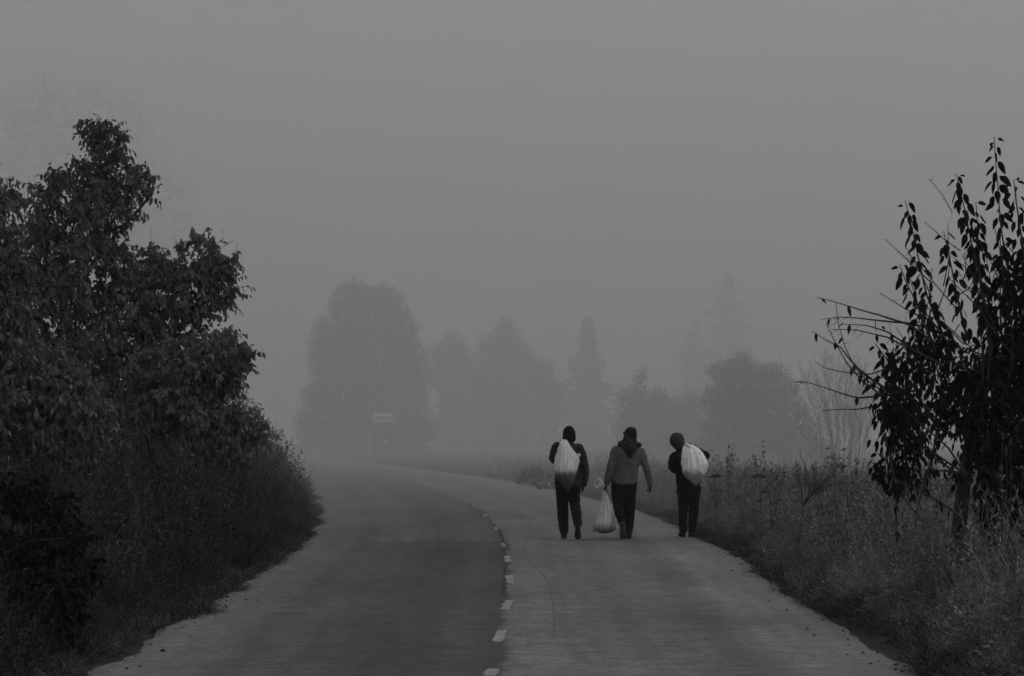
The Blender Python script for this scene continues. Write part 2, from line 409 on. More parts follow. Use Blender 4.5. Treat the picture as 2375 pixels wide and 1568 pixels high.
verge(1, 6500, 13.8, 80, .9, hlow, PM, 'matted_grass', M_low, 'flattened dead grass fringing the right road edge', 'grass')
# far meadow cover on both sides of the bend
nf = 7000
Y = rng.uniform(52, 235, nf); X = rng.uniform(-1, 1, nf) * (.24 * Y + 4)
ok = (X < XL(Y) - .6) | (X > XR(Y) + .6)
X, Y = X[ok], Y[ok]
hm = .45 + .75 * vnoise(X, Y, .12, 45) * (vnoise(X, Y, .5, 46) + .3)
scatter(PG + PF + PP, np.stack([X, Y, ground_z(X, Y)], 1), hm * .8 * rng.uniform(.6, 1.2, len(X)), 'meadow', mat('pale_meadow', .3, .9, .03, island=.8, var=.5, scale=.5), 'rough meadow fading into the fog past the bend', 'meadow')
# ------------------------------------------------------------------ trees
def in_poly(P, x, y):
    n = len(P); r = np.zeros(len(x), bool); j = n - 1
    for i in range(n):
        xi, yi = P[i]; xj, yj = P[j]
        c = ((yi > y) != (yj > y)) & (x < (xj - xi) * (y - yi) / (yj - yi + 1e-12) + xi); r ^= c; j = i
    return r
def edge_dist(P, x, y):
    d_ = np.full(len(x), 1e9); n = len(P)
    for i in range(n):
        a = np.array(P[i], float); b = np.array(P[(i + 1) % n], float); ab = b - a
        t = np.clip(((x - a[0]) * ab[0] + (y - a[1]) * ab[1]) / (ab.dot(ab) + 1e-9), 0, 1)
        d_ = np.minimum(d_, np.hypot(x - a[0] - t * ab[0], y - a[1] - t * ab[1]))
    return d_
def rough(poly, amp, seed, it=3):
    r = random.Random(seed); P = [tuple(p) for p in poly]
    for _ in range(it):
        Q = []
        for i, p in enumerate(P):
            q_ = P[(i + 1) % len(P)]; d_ = math.hypot(q_[0] - p[0], q_[1] - p[1]); Q.append(p)
            if d_ > 14: k = r.uniform(-1, 1) * min(amp, d_ * .28); Q.append(((p[0] + q_[0]) / 2 - (q_[1] - p[1]) / d_ * k, (p[1] + q_[1]) / 2 + (q_[0] - p[0]) / d_ * k))
        P = Q; amp *= .65
    return P
def fill_crown(poly, Y0, n, thick, holes=.0, seed=1, inset=0.0):
    """points spread through a crown whose outline at distance Y0 is poly; the crown is as deep as it is wide"""
    r = np.random.default_rng(seed); P = np.array(poly, float)
    out = np.zeros((0, 3)); k_ = Y0 / F
    for _try in range(60):
        if len(out) >= n: break
        x = r.uniform(P[:, 0].min(), P[:, 0].max(), 4000); y = r.uniform(P[:, 1].min(), P[:, 1].max(), 4000)
        ok = in_poly(poly, x, y); x, y = x[ok], y[ok]
        nz = vnoise(x + 999, y + 999, .02, seed + 50) * .6 + vnoise(x + 999, y + 999, .055, seed + 51) * .4
        ok = r.random(len(x)) < np.clip(1.5 * (nz - holes) + .3, 0.02, 1); x, y = x[ok], y[ok]
        x, y = x[:1500], y[:1500]; e = edge_dist(poly, x, y) * Y0 / F
        ok = e >= inset; x, y, e = x[ok], y[ok], e[ok]
        dep = r.uniform(-1, 1, len(x)) * np.minimum(thick, .12 + e * 1.1)
        W = np.array([at(a, b, Y0 + c) for a, b, c in zip(x[:1500], y[:1500], dep[:1500])]).reshape(-1, 3)
        out = np.concatenate([out, W])
    return out[:n]
def grow(trunks, attractors, seg=.35, sag=0.0):
    """join each attractor to the nearest wood nearer the foot; returns nodes, parents"""
    nodes = []; par = []
    for T in trunks:
        prev = -1
        if nodes and T[0] is not None:
            pass
        for k, p in enumerate(T):
            p = np.asarray(p, float)
            if k == 0 and nodes:
                prev = int(np.argmin([np.linalg.norm(np.asarray(q_) - p) for q_ in nodes]))
                if np.linalg.norm(np.asarray(nodes[prev]) - p) < .02: continue
                if np.linalg.norm(np.asarray(nodes[prev]) - p) > 1.2: prev = -1
            nodes.append(p); par.append(prev); prev = len(nodes) - 1
    base = nodes[0]
    A = attractors[np.argsort(np.linalg.norm(attractors - base, axis=1))]
    tips = []
    N_ = np.array(nodes); dB = [np.linalg.norm(p - base) for p in nodes]
    for a in A:
        D = np.linalg.norm(N_ - a, axis=1); da = np.linalg.norm(a - base)
        pen = np.where(np.array(dB) > da, 1.6, 1.0) + np.where(N_[:, 2] > a[2] + .15, .35, 0)
        i = int(np.argmin(D * pen)); L_ = D[i]; k = max(1, int(L_ / seg)); prev = i; s = N_[i]; new = []
        bend = rng.normal(0, .06, 3) * L_
        for j in range(1, k + 1):
            t = j / k; p = s + (a - s) * t + bend * math.sin(PI * t); new.append(p); par.append(prev); dB.append(np.linalg.norm(p - base)); prev = len(N_) + len(new) - 1
        N_ = np.concatenate([N_, np.array(new)]); tips.append(len(N_) - 1)
    return N_, np.array(par), tips
def wood_mesh(mb, N_, par, rmin, rmax, pw=.42):
    n = len(N_); cnt = np.zeros(n); child = np.zeros(n, int)
    for i in range(n):
        if par[i] >= 0: child[par[i]] += 1
    cnt[child == 0] = 1
    for i in range(n - 1, -1, -1):
        if par[i] >= 0: cnt[par[i]] += cnt[i]
    R = rmin + (rmax - rmin) * (cnt / cnt.max()) ** pw * np.clip((cnt - .9) / 4, .0, 1) ** .5
    for i in range(n):
        p = par[i]
        if p < 0 or np.linalg.norm(N_[i] - N_[p]) < 1e-4: continue
        r0 = min(R[p], R[i] * 1.35); k = 3 if R[i] < .012 else (5 if R[i] < .04 else 8)
        mb.add(*tube([N_[p], N_[i]], [r0, R[i]], k, cap=False))
    return R
def leaf_batch(mb, P, D, L_, W_, curl=.35, roll=0.0):
    """P base, D direction (n,3); a pointed leaf folded along its rib and curling down"""
    n = len(P)
    if n == 0: return
    D = D / (np.linalg.norm(D, axis=1, keepdims=True) + 1e-9)
    up = rng.normal(0, 1, (n, 3)) + [0, roll, 0]; S_ = np.cross(D, up); S_ /= np.linalg.norm(S_, axis=1, keepdims=True) + 1e-9
    Nn = np.cross(S_, D); L_ = np.broadcast_to(L_, (n,))[:, None]; W_ = np.broadcast_to(W_, (n,))[:, None]
    g = np.array([0, 0, -1.0]) * L_ * curl
    secs = ((.14, .30), (.38, .50), (.64, .43), (.86, .20)); fold = Nn * W_ * .18; cols = [P]
    for t, h in secs:
        c = P + D * L_ * t + g * t * t; cols += [c - S_ * W_ * h + fold, c, c + S_ * W_ * h + fold]
    cols.append(P + D * L_ + g); V = np.stack(cols, 1); f = [(0, 2, 1), (0, 3, 2)]
    for k in range(3):
        o = 1 + 3 * k; f += [(o, o + 1, o + 4), (o, o + 4, o + 3), (o + 1, o + 2, o + 5), (o + 1, o + 5, o + 4)]
    f += [(10, 11, 13), (11, 12, 13)]; f = np.array(f)
    mb.add(V.reshape(-1, 3), (f[None] + (np.arange(n) * 14)[:, None, None]).reshape(-1, 3))
def quad_batch(mb, P, D, L_, W_, curl=.2):
    n = len(P); D = D / (np.linalg.norm(D, axis=1, keepdims=True) + 1e-9); S_ = np.cross(D, rng.normal(0, 1, (n, 3))); S_ /= np.linalg.norm(S_, axis=1, keepdims=True) + 1e-9
    L_ = np.broadcast_to(L_, (n,))[:, None]; W_ = np.broadcast_to(W_, (n,))[:, None]; m_ = P + D * L_ * .5
    V = np.stack([P, m_ - S_ * W_ * .5, P + D * L_ - [0, 0, 1] * L_ * curl, m_ + S_ * W_ * .5], 1); f = np.array([(0, 1, 2), (0, 2, 3)])
    mb.add(V.reshape(-1, 3), (f[None] + (np.arange(n) * 4)[:, None, None]).reshape(-1, 3))

M_bark = mat('dark_bark', .035, .9, .1, var=.4, scale=12, bump=.6, bscale=30)
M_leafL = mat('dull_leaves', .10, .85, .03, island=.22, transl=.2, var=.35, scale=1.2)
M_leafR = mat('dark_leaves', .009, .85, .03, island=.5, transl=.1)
M_leaff = mat('far_foliage', .028, .95, .0)

def leaves_on_twigs(lf, wd, N_, par, tips, nleaf, size, spread, per=7):
    T = N_[tips]; pd = T - N_[par[tips]]; pd /= np.linalg.norm(pd, axis=1, keepdims=True) + 1e-9
    m_ = max(2, nleaf // per); n = len(T) * m_; T = np.repeat(T, m_, 0); pd = np.repeat(pd, m_, 0)
    d_ = pd * .7 + rng.normal(0, .6, (n, 3)) + [0, 0, .1]; d_ /= np.linalg.norm(d_, axis=1, keepdims=True)
    L_ = spread * rng.uniform(.8, 2.2, n)[:, None]; mid = T + d_ * L_ * .55; e = T + d_ * L_ - [0, 0, 1] * L_ * .18
    sv = np.cross(d_, rng.normal(0, 1, (n, 3))); sv /= np.linalg.norm(sv, axis=1, keepdims=True) + 1e-9; sv *= .0022
    V = np.stack([T - sv, T + sv, mid - sv, mid + sv, e], 1).reshape(-1, 3); f = np.array([(0, 1, 3), (0, 3, 2), (2, 3, 4)])
    wd.add(V, (f[None] + (np.arange(n) * 5)[:, None, None]).reshape(-1, 3))
    for k in range(per):
        t = ((k + rng.uniform(.2, .9, n)) / per)[:, None]; P = np.where(t < .5, T + (mid - T) * t * 2, mid + (e - mid) * (t * 2 - 1))
        D = d_ * .45 + rng.normal(0, .55, (n, 3)) + [0, 0, -.75]; l_ = size * rng.uniform(.6, 1.15, n)
        leaf_batch(lf, P, D, l_, l_ * rng.uniform(.48, .7, n))

def leafy_tree(name, poly, Y0, thick, natt, nleaf, size, trunks, label, cat, seed, m, group=None, rmin=.004, rmax=.07, spread=.16, holes=.05, extra=None):
    base = np.array([trunks[0][0][0], trunks[0][0][1], 0]); root = empty(name, base); tag(root, label, cat, group)
    poly = rough(poly, 14, seed); A = fill_crown(poly, Y0, natt, thick, holes, seed, spread * .25)
    N_, par, tips = grow(trunks, A)
    wd = MB(); wood_mesh(wd, N_, par, rmin, rmax)
    lf = MB(); leaves_on_twigs(lf, wd_t := MB(), N_, par, tips, nleaf, size, spread)
    wd_t.add(*wd.arrays()); wd = wd_t
    if extra: extra(wd, lf)
    wd.build('trunk', M_bark, root, False, base)
    lf.build('crown', m, root, False, base)
    return root

# the big fruit tree on the left
polyA = [(232, 252), (262, 285), (285, 282), (300, 345), (278, 372), (330, 385), (357, 430), (345, 478), (300, 470), (332, 500), (328, 515), (296, 520), (300, 572), (330, 580), (350, 582),
         (400, 575), (455, 545), (520, 560), (552, 590), (545, 640), (562, 685), (530, 712), (500, 700), (488, 760), (460, 770), (420, 800), (380, 880), (300, 1000), (220, 1080), (120, 1090), (60, 1000), (30, 800), (50, 640), (65, 560), (75, 460),
         (130, 395), (180, 380), (205, 320), (212, 270)]
tA = [[at(205, 1230, 36), at(205, 1100, 36), at(190, 900, 36), at(150, 700, 36), at(160, 560, 36), at(195, 440, 36), at(225, 330, 36), at(232, 275, 36)],
      [at(190, 900, 36), at(260, 780, 35.6), at(360, 680, 35.2), at(450, 610, 35), at(510, 580, 34.8)],
      [at(150, 700, 36), at(230, 560, 36.2), at(290, 470, 36.3), at(340, 420, 36.3)]]
def extraA(wd, lf):
    # bare twigs standing out of the crown on the right
    for pts in ([(480, 600), (520, 570), (515, 530)], [(520, 570), (545, 555)], [(515, 590), (555, 612), (570, 628)], [(350, 590), (350, 520)], [(420, 590), (402, 545)], [(552, 600), (548, 560)], [(215, 330), (212, 305)], [(92, 470), (90, 440)], [(60, 520), (55, 440)]):
        P = [at(a, b, 35) for a, b in pts]; wd.add(*tube(P, np.linspace(.006, .002, len(P)), 3, cap=False))
leafy_tree('fruit_tree', polyA, 36, 1.3, 760, 44, .085, tA, 'tall leafy tree on the left with a pointed top and a bough toward the road', 'tree', 3, M_leafL, rmax=.085, extra=extraA)
# lower boughs: a second tree in front, right of the first
polyB = [(480, 780), (520, 768), (560, 790), (595, 820), (580, 835), (560, 850), (565, 890), (540, 905), (520, 930), (560, 950), (600, 965), (632, 995), (620, 1010), (590, 1050), (540, 1070), (480, 1085), (420, 1060), (400, 1085), (340, 1075), (260, 1080), (250, 1000), (300, 880), (360, 800)]
tB = [[at(330, 1250, 33), at(335, 1120, 33), at(350, 980, 33), at(400, 880, 33), at(480, 820, 33), at(560, 815, 33)],
      [at(350, 980, 33), at(450, 990, 33), at(540, 1000, 33), at(610, 1000, 33)],
      [at(335, 1120, 33), at(420, 1060, 32.8), at(500, 1085, 32.6), at(555, 1072, 32.5)], [at(500, 1085, 32.6), at(560, 1100, 32.5)]]
leafy_tree('fruit_tree', polyB, 33, .9, 400, 42, .082, tB, 'low leafy tree whose branches droop over the weeds below the pointed tree', 'tree', 5, M_leafL, rmax=.06)
# dark tree at the left border of the picture
polyC = [(-60, 430), (0, 415), (40, 418), (55, 432), (40, 470), (10, 520), (40, 560), (70, 600), (60, 700), (100, 800), (180, 860), (260, 900), (240, 1010), (200, 1110), (60, 1150), (-80, 1150), (-150, 800)]
tC = [[at(-20, 1400, 27), at(-10, 1200, 27), at(20, 900, 27), at(30, 750, 27), at(10, 560, 27), at(5, 440, 27)],
      [at(20, 900, 27), at(90, 850, 27), at(180, 900, 27)], [at(30, 750, 27), at(55, 600, 27), at(60, 530, 27)]]
leafy_tree('fruit_tree', polyC, 27, 1.1, 480, 42, .078, tC, 'dark leafy tree cut off by the left border of the photo', 'tree', 8, M_leafL, rmax=.09)
# pale shrub behind, low dark shrubs in front
polyD = [(560, 910), (585, 915), (600, 950), (630, 985), (650, 1040), (660, 1080), (480, 1090), (440, 960), (500, 890), (540, 880)]
leafy_tree('shrub', polyD, 62, 1.2, 220, 26, .07, [[at(570, 1160, 62), at(570, 1060, 62), at(575, 960, 62)]], 'paler shrub half hidden behind the drooping lower branches on the left', 'shrub', 12, M_leafL, spread=.16, rmax=.03)
polyE = [(-40, 1130), (40, 1100), (130, 1120), (190, 1180), (220, 1280), (200, 1400), (180, 1540), (-60, 1560)]
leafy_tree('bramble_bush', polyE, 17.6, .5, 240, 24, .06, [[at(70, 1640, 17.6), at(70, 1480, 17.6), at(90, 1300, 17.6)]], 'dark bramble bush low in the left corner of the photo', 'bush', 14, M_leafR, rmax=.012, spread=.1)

# ---- the tree on the right, with upright leafy shoots
YR = 21.0
rootR = empty('fruit_tree', at(2235, 1370, YR) * [1, 1, 0]); tag(rootR, 'black silhouetted tree on the right verge with upright shoots and bare thorny branches', 'tree')
bR = np.array(rootR.location)
wd = MB(); lf = MB()
def pl(pts, Yd): return np.array([at(p[0], p[1], Yd) for p in pts])
def shoot(pts, Yd, n, size=.090, r0=.012, start=.0, dens=1.0):
    P = pl(pts, Yd); d_ = np.concatenate([[0], np.cumsum(np.linalg.norm(np.diff(P, axis=0), axis=1))]); T = np.linspace(0, d_[-1], max(6, len(P) * 3))
    Q = np.stack([np.interp(T, d_, P[:, c]) for c in range(3)], 1); Q += np.stack([np.sin(T * 6 + Yd * 3) * .006] * 3, 1)
    wd.add(*tube(Q, np.linspace(.003, r0, len(Q)), 4, cap=False))
    LP = []; LD = []; LS = []; n = int(n * 1.1)
    for i in range(n):
        t = (start + (1 - start) * (i + rnd(0, .5)) / n) * d_[-1]; p = np.array([np.interp(t, d_, P[:, c]) for c in range(3)])
        for _ in range(1 if random.random() > dens - 1 else 2):
            a = (i * 2.4) + rnd(-.5, .5); o_ = np.array([math.cos(a), math.sin(a) * .8, 0]); pe = p + o_ * rnd(.018, .05) + [0, 0, -.005]
            wd.add(*ribbon([p, p + (pe - p) * .6 + [0, 0, .012], pe], .0025))
            LP.append(pe); LD.append(o_ * rnd(.2, 1.2) + [rnd(-.3, .3), rnd(-.3, .3), -rnd(.1, 1.3)] + (np.array([0, 0, .6]) if i < 2 else 0)); LS.append(size * (rnd(.6, .85) if i < 3 else rnd(.6, 1.25)))
    leaf_batch(lf, np.array(LP), np.array(LD), np.array(LS), np.array(LS) * rng.uniform(.52, .68, len(LS)), .5, 1.6)
shoot([(2305, 318), (2308, 380), (2316, 450), (2322, 520), (2335, 620), (2352, 720), (2375, 860)], 21, 46, dens=1.5)
shoot([(2216, 404), (2228, 450), (2240, 500), (2254, 560), (2275, 650), (2290, 760)], 21.2, 40, dens=1.5)
shoot([(2100, 465), (2108, 500), (2118, 550), (2132, 610), (2150, 680), (2180, 760), (2215, 850)], 20.8, 40, dens=1.3)
shoot([(2188, 537), (2196, 580), (2208, 630), (2224, 700), (2245, 790)], 21.1, 28)
shoot([(2088, 612), (2100, 650), (2122, 700), (2150, 770), (2185, 850)], 20.6, 30)
shoot([(2352, 414), (2356, 470), (2366, 540), (2385, 640)], 20.7, 26, dens=1.3)
shoot([(2262, 470), (2268, 540), (2275, 640), (2290, 760), (2310, 880)], 21.4, 44, dens=1.6)
shoot([(2330, 560), (2320, 650), (2322, 760), (2330, 860)], 21.3, 40, dens=1.6)
shoot([(2030, 795), (2045, 815), (2070, 850), (2095, 900)], 20.5, 14)
shoot([(2048, 870), (2080, 900), (2120, 930)], 20.5, 12)
shoot([(2128, 700), (2160, 745), (2200, 800)], 20.7, 14)
# thorny, nearly bare branches reaching left over the verge
def thorny(pts, Yd, r0=.011, leaves=0, lstart=0):
    P = pl(pts, Yd); d_ = np.concatenate([[0], np.cumsum(np.linalg.norm(np.diff(P, axis=0), axis=1))]); T = np.linspace(0, d_[-1], len(P) * 4)
    Q = np.stack([np.interp(T, d_, P[:, c]) for c in range(3)], 1); Q[:, 2] += np.sin(T * 9) * .006; Q[:, 1] += np.sin(T * 3) * .05
    wd.add(*tube(Q, np.linspace(.0025, r0, len(Q)), 4, cap=False))
    for i in range(int(d_[-1] / .045)):
        t = rnd(.02, 1) * d_[-1]; p = np.array([np.interp(t, T, Q[:, c]) for c in range(3)]); a = rnd(0, 2 * PI)
        dd = np.array([math.cos(a) * .9, rnd(-.5, .5), math.sin(a)]) * (rnd(.012, .035) if random.random() < .85 else rnd(.05, .11)); wd.add(*tube([p, p + dd], [.0025, .0008], 3, cap=False))
    LP = []
    for i in range(leaves):
        t = (lstart + (1 - lstart) * rnd(0, 1)) * d_[-1]; LP.append([np.interp(t, T, Q[:, c]) for c in range(3)])
    if LP:
        LP = np.array(LP); leaf_batch(lf, LP, rng.normal(0, .35, LP.shape) + [0, 0, -1], rng.uniform(.05, .085, len(LP)), rng.uniform(.025, .04, len(LP)))
thorny([(1895, 690), (1920, 697), (1975, 712), (2040, 728), (2105, 752), (2160, 790)], 20.4, leaves=5)
thorny([(1905, 741), (1950, 737), (2000, 738), (2050, 742), (2110, 750), (2180, 770)], 20.6, leaves=4)
thorny([(1955, 752), (2010, 756), (2060, 768), (2110, 800), (2150, 825)], 20.7, leaves=8)
thorny([(1928, 764), (1990, 767), (2060, 780), (2120, 812), (2190, 850)], 20.3, leaves=4)
thorny([(1884, 768), (1915, 790), (1950, 805), (1975, 835), (2010, 870), (2060, 905)], 20.5, leaves=3)
thorny([(1938, 700), (1945, 750), (1960, 800), (1985, 850), (2010, 880), (2060, 920)], 20.9, .006, leaves=4)
thorny([(1916, 748), (1935, 790), (1965, 840), (2005, 885), (2050, 920)], 20.2, .008, leaves=5)
thorny([(1890, 838), (1915, 855), (1955, 864), (2020, 866), (2070, 850)], 20.4, .007, leaves=4)
thorny([(1850, 884), (1880, 890), (1930, 905), (1990, 921), (2060, 918), (2130, 905)], 20.5, .011, leaves=2)
thorny([(1840, 886), (1866, 888)], 20.5, .003)
thorny([(1905, 953), (1945, 951), (1990, 950), (2030, 940), (2090, 925)], 20.6, .008, leaves=2)
thorny([(2155, 415), (2185, 450), (2210, 490)], 21.5, .004); thorny([(2145, 515), (2190, 555), (2230, 580)], 21.5, .005)
thorny([(2080, 790), (2072, 880), (2060, 950)], 20.8, .004)
for _ in range(44):
    x0, y0 = rnd(2120, 2370), rnd(640, 900); x1, y1 = x0 - rnd(-60, 140), y0 - rnd(20, 170)
    thorny([(x1, y1), ((x0 + x1) / 2 + 8, (y0 + y1) / 2 + 8), (x0, y0)], rnd(20.2, 21.8), .006)
# long arching wood and lower twigs in front of the trunk
for pts in ([(2000, 860), (2080, 930), (2140, 985), (2200, 1040), (2240, 1100)], [(2060, 930), (2110, 1000), (2180, 1070), (2235, 1110)], [(2040, 1085), (2090, 1120), (2180, 1160), (2230, 1200)],
            [(2075, 1085), (2080, 1150), (2082, 1260)], [(2180, 960), (2165, 1060), (2140, 1140)], [(2120, 1020), (2180, 1060), (2230, 1090)], [(2110, 1090), (2170, 1092), (2230, 1095)],
            [(2060, 1000), (2090, 1090), (2120, 1150)], [(2045, 960), (2060, 1040), (2080, 1120)]):
    thorny(pts, rnd(20, 20.8), .010, leaves=10)
# trunks and dense crown
trunk1 = [at(2225, 1375, YR), at(2222, 1260, YR), at(2232, 1150, YR), at(2246, 1050, YR), at(2262, 960, YR), at(2290, 850, YR), at(2305, 760, YR)]
trunk2 = [at(2290, 1375, 21.2), at(2282, 1240, 21.2), at(2285, 1120, 21.2), at(2300, 1000, 21.2), at(2330, 880, 21.2), at(2360, 780, 21.2)]
wd.add(*tube(trunk1, [.085, .07, .062, .055, .045, .035, .02], 10)); wd.add(*tube(trunk2, [.06, .052, .045, .042, .036, .026], 10))
polyR = [(2160, 900), (2165, 950), (2200, 975), (2225, 1030), (2250, 1080), (2280, 1180), (2300, 1300), (2290, 1420), (2310, 1520), (2440, 1540), (2460, 600), (2380, 600), (2345, 700), (2300, 800), (2240, 860)]
AR = fill_crown(rough(polyR, 16, 4), YR, 460, .9, .22, 21)
N_, par, tips = grow([trunk1, trunk2], AR, .25)
wood_mesh(wd, N_, par, .0035, .05)
T_ = np.repeat(N_[tips], 17, 0); off = rng.normal(0, .105, T_.shape)
leaf_batch(lf, T_ + off, off * 4 + rng.normal(0, .4, T_.shape) + [0, 0, -1.1], rng.uniform(.04, .085, len(T_)), rng.uniform(.022, .048, len(T_)))
for poly, n in (([(2040, 900), (2130, 905), (2150, 950), (2120, 985), (2060, 965)], 26), ([(2060, 830), (2150, 780), (2200, 800), (2150, 880), (2080, 880)], 26), ([(2060, 960), (2110, 980), (2140, 1050), (2090, 1050), (2066, 1000)], 22), ([(2020, 1085), (2060, 1060), (2120, 1065), (2130, 1110), (2070, 1112), (2035, 1100)], 16)):
    A = fill_crown(poly, 20.5, n, .3, .0, 30); T_ = np.repeat(A, 12, 0); off = rng.normal(0, .075, T_.shape)
    leaf_batch(lf, T_ + off, off * 4 + rng.normal(0, .4, T_.shape) + [0, 0, -1.0], rng.uniform(.045, .085, len(T_)), rng.uniform(.025, .045, len(T_)))
    for a in A[::2]: wd.add(*tube([a, a + rng.normal(0, .1, 3) + [.06, 0, -.03], a + np.array([.22, .05, -.12])], [.002, .003, .004], 3, cap=False))
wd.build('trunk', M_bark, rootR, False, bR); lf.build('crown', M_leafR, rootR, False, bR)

# ---- trees in the fog
def far_tree(name, poly, Y0, n, size, label, cat='tree', seed=1, thick=None, holes=0.0, trunk=None, m=None):
    P = np.array(poly, float); cx = P[:, 0].mean() if trunk is None else trunk; g = at(cx, 1010, Y0); base = np.array([g[0], g[1], 0.0])
    root = empty(name, base); tag(root, label, cat)
    wdt = (P[:, 0].max() - P[:, 0].min()) * Y0 / F
    poly = rough(poly, 30, seed, 4); A = fill_crown(poly, Y0, n, thick or wdt * .4, holes, seed)
    top = at(cx, P[:, 1].min(), Y0)[2]
    tr = [base, base + [0, 0, top * .3], base + [top * .01, 0, top * .6], base + [0, 0, top * .85]]
    N_, par, tips = grow([tr], A[:220], 1.2)
    wd = MB(); wood_mesh(wd, N_, par, .02, .02 * top + .05); wd.build('trunk', M_bark, root, False, base)
    lf = MB(); k = 6; T = np.repeat(A, k, 0); off = rng.normal(0, size * 1.2, T.shape)
    quad_batch(lf, T + off, rng.normal(0, 1, T.shape) + [0, 0, -.2], size * rng.uniform(.4, 1.0, len(T)), size * rng.uniform(.25, .7, len(T)), .2)
    I_ = fill_crown(poly, Y0, max(200, n // 4), (thick or wdt * .4) * .6, -.4, seed + 9, min(size * 4, wdt * .12)); Dn = rng.normal(0, 1, I_.shape)
    quad_batch(lf, I_, Dn, size * rng.uniform(2.5, 5, len(I_)), size * rng.uniform(1.5, 3.2, len(I_)), .1)
    lf.build('crown', m or M_leaff, root, False, base); return root
far_tree('broadleaf_tree', [(690, 1060), (693, 960), (705, 900), (715, 830), (728, 760), (748, 735), (765, 725), (770, 685), (790, 662), (830, 652), (865, 668), (905, 668), (935, 685), (948, 720), (965, 750), (975, 800), (990, 850), (992, 950), (985, 1060)], 198, 11000, .19, 'broad rounded tree in the fog behind the road sign', seed=61, holes=-.1)
far_tree('broadleaf_tree', [(985, 1070), (985, 860), (1010, 800), (1040, 765), (1065, 780), (1090, 815), (1120, 850), (1130, 1070)], 245, 3400, .24, 'faint low tree just right of the broad rounded tree', seed=62)
far_tree('broadleaf_tree', [(1095, 1070), (1110, 800), (1130, 775), (1155, 745), (1175, 742), (1200, 765), (1222, 800), (1240, 830), (1285, 850), (1300, 1070)], 238, 5000, .24, 'faint rounded tree midway between the broad tree and the first conifer', seed=63)
far_tree('poplar_tree', [(-80, 1060), (-80, 230), (20, 215), (110, 150), (180, 190), (250, 180), (330, 215), (350, 290), (395, 320), (410, 400), (455, 420), (470, 500), (440, 560), (480, 640), (520, 800), (560, 1000), (560, 1060)], 330, 9000, .42, 'huge faint tree looming in the fog above the left fruit tree', seed=64, holes=.1)
def conifer(px, ptop, Y0, halfw_px, label, seed):
    g = at(px, 1010, Y0); base = np.array([g[0], Y0, 0]); H = at(px, ptop, Y0)[2]; W = halfw_px * Y0 / F; r = np.random.default_rng(seed)
    root = empty('conifer_tree', base); tag(root, label, 'tree')
    wd = MB(); wd.add(*tube([[0, 0, 0], [0, 0, H * .5], [0, 0, H]], [H * .014, H * .008, .02], 8)); lf = MB()
    z = H * .04; ph_ = r.uniform(0, 6, 4); P_ = []; D_ = []; S_ = []
    while z < H * .99:
        k = 1 - z / H; L_ = W * min(1, k * 1.25 + .03) * r.uniform(.55, 1.15); nb = 7
        for b in range(nb):
            a = r.uniform(0, 2 * PI); l_ = L_ * r.uniform(.6, 1.2) * (1 + .25 * math.sin(a * 2 + z * .8 + ph_[0]) + .2 * math.sin(z * 2.3 + ph_[1])); dv = np.array([math.cos(a), math.sin(a), 0]); n = max(3, int(l_ / .28))
            e = np.array([0, 0, z]) + dv * l_ + [0, 0, -l_ * .22 + .12 * l_]
            wd.add(*tube([[0, 0, z], np.array([0, 0, z]) + dv * l_ * .5 + [0, 0, -l_ * .12], e], [.03, .02, .008], 3, cap=False))
            for q_ in range(n * 2):
                t = r.uniform(.12, 1); p = np.array([0, 0, z]) * (1) + dv * l_ * t + [0, 0, -l_ * .2 * t]
                sd_ = r.choice([-1, 1]); P_.append(p); D_.append(dv * .7 + np.array([-dv[1], dv[0], 0]) * sd_ * r.uniform(.2, 1) + [0, 0, r.uniform(-.5, .15)]); S_.append(r.uniform(.4, 1.1) * (.6 + .5 * k))
        z += H * .012
    S_ = np.array(S_); quad_batch(lf, np.array(P_), np.array(D_), S_, S_ * .42, .15)
    wd.build('trunk', M_bark, root); lf.build('crown', M_leaff, root)
conifer(1362, 732, 272, 78, 'small pointed conifer in the fog above the middle walker', 71)
conifer(1690, 632, 345, 135, 'tallest conifer, very faint in the fog', 72)
conifer(1612, 742, 350, 85, 'lower conifer crowding the left side of the tallest one', 73)
far_tree('shrub', [(1425, 1090), (1428, 930), (1452, 905), (1470, 880), (1490, 858), (1500, 862), (1490, 890), (1500, 905), (1540, 905), (1570, 920), (1600, 900), (1640, 960), (1650, 1090)], 178, 4000, .16, 'spreading shrub with a leaning tip in the fog between the two right walkers', 'shrub', seed=65, holes=.12)
far_tree('broadleaf_tree', [(1645, 1090), (1640, 960), (1650, 850), (1690, 838), (1715, 820), (1730, 815), (1745, 835), (1790, 850), (1815, 840), (1845, 880), (1870, 940), (1900, 1000), (1930, 1090)], 142, 6500, .13, 'dark bushy tree in the fog right of the last walker', seed=66, holes=.08)
far_tree('shrub', [(1200, 1125), (1212, 1095), (1238, 1080), (1262, 1092), (1292, 1098), (1305, 1128)], 72, 420, .07, 'small rounded shrub behind the left walker at the edge of the bend', 'shrub', seed=67, m=M_weedR)
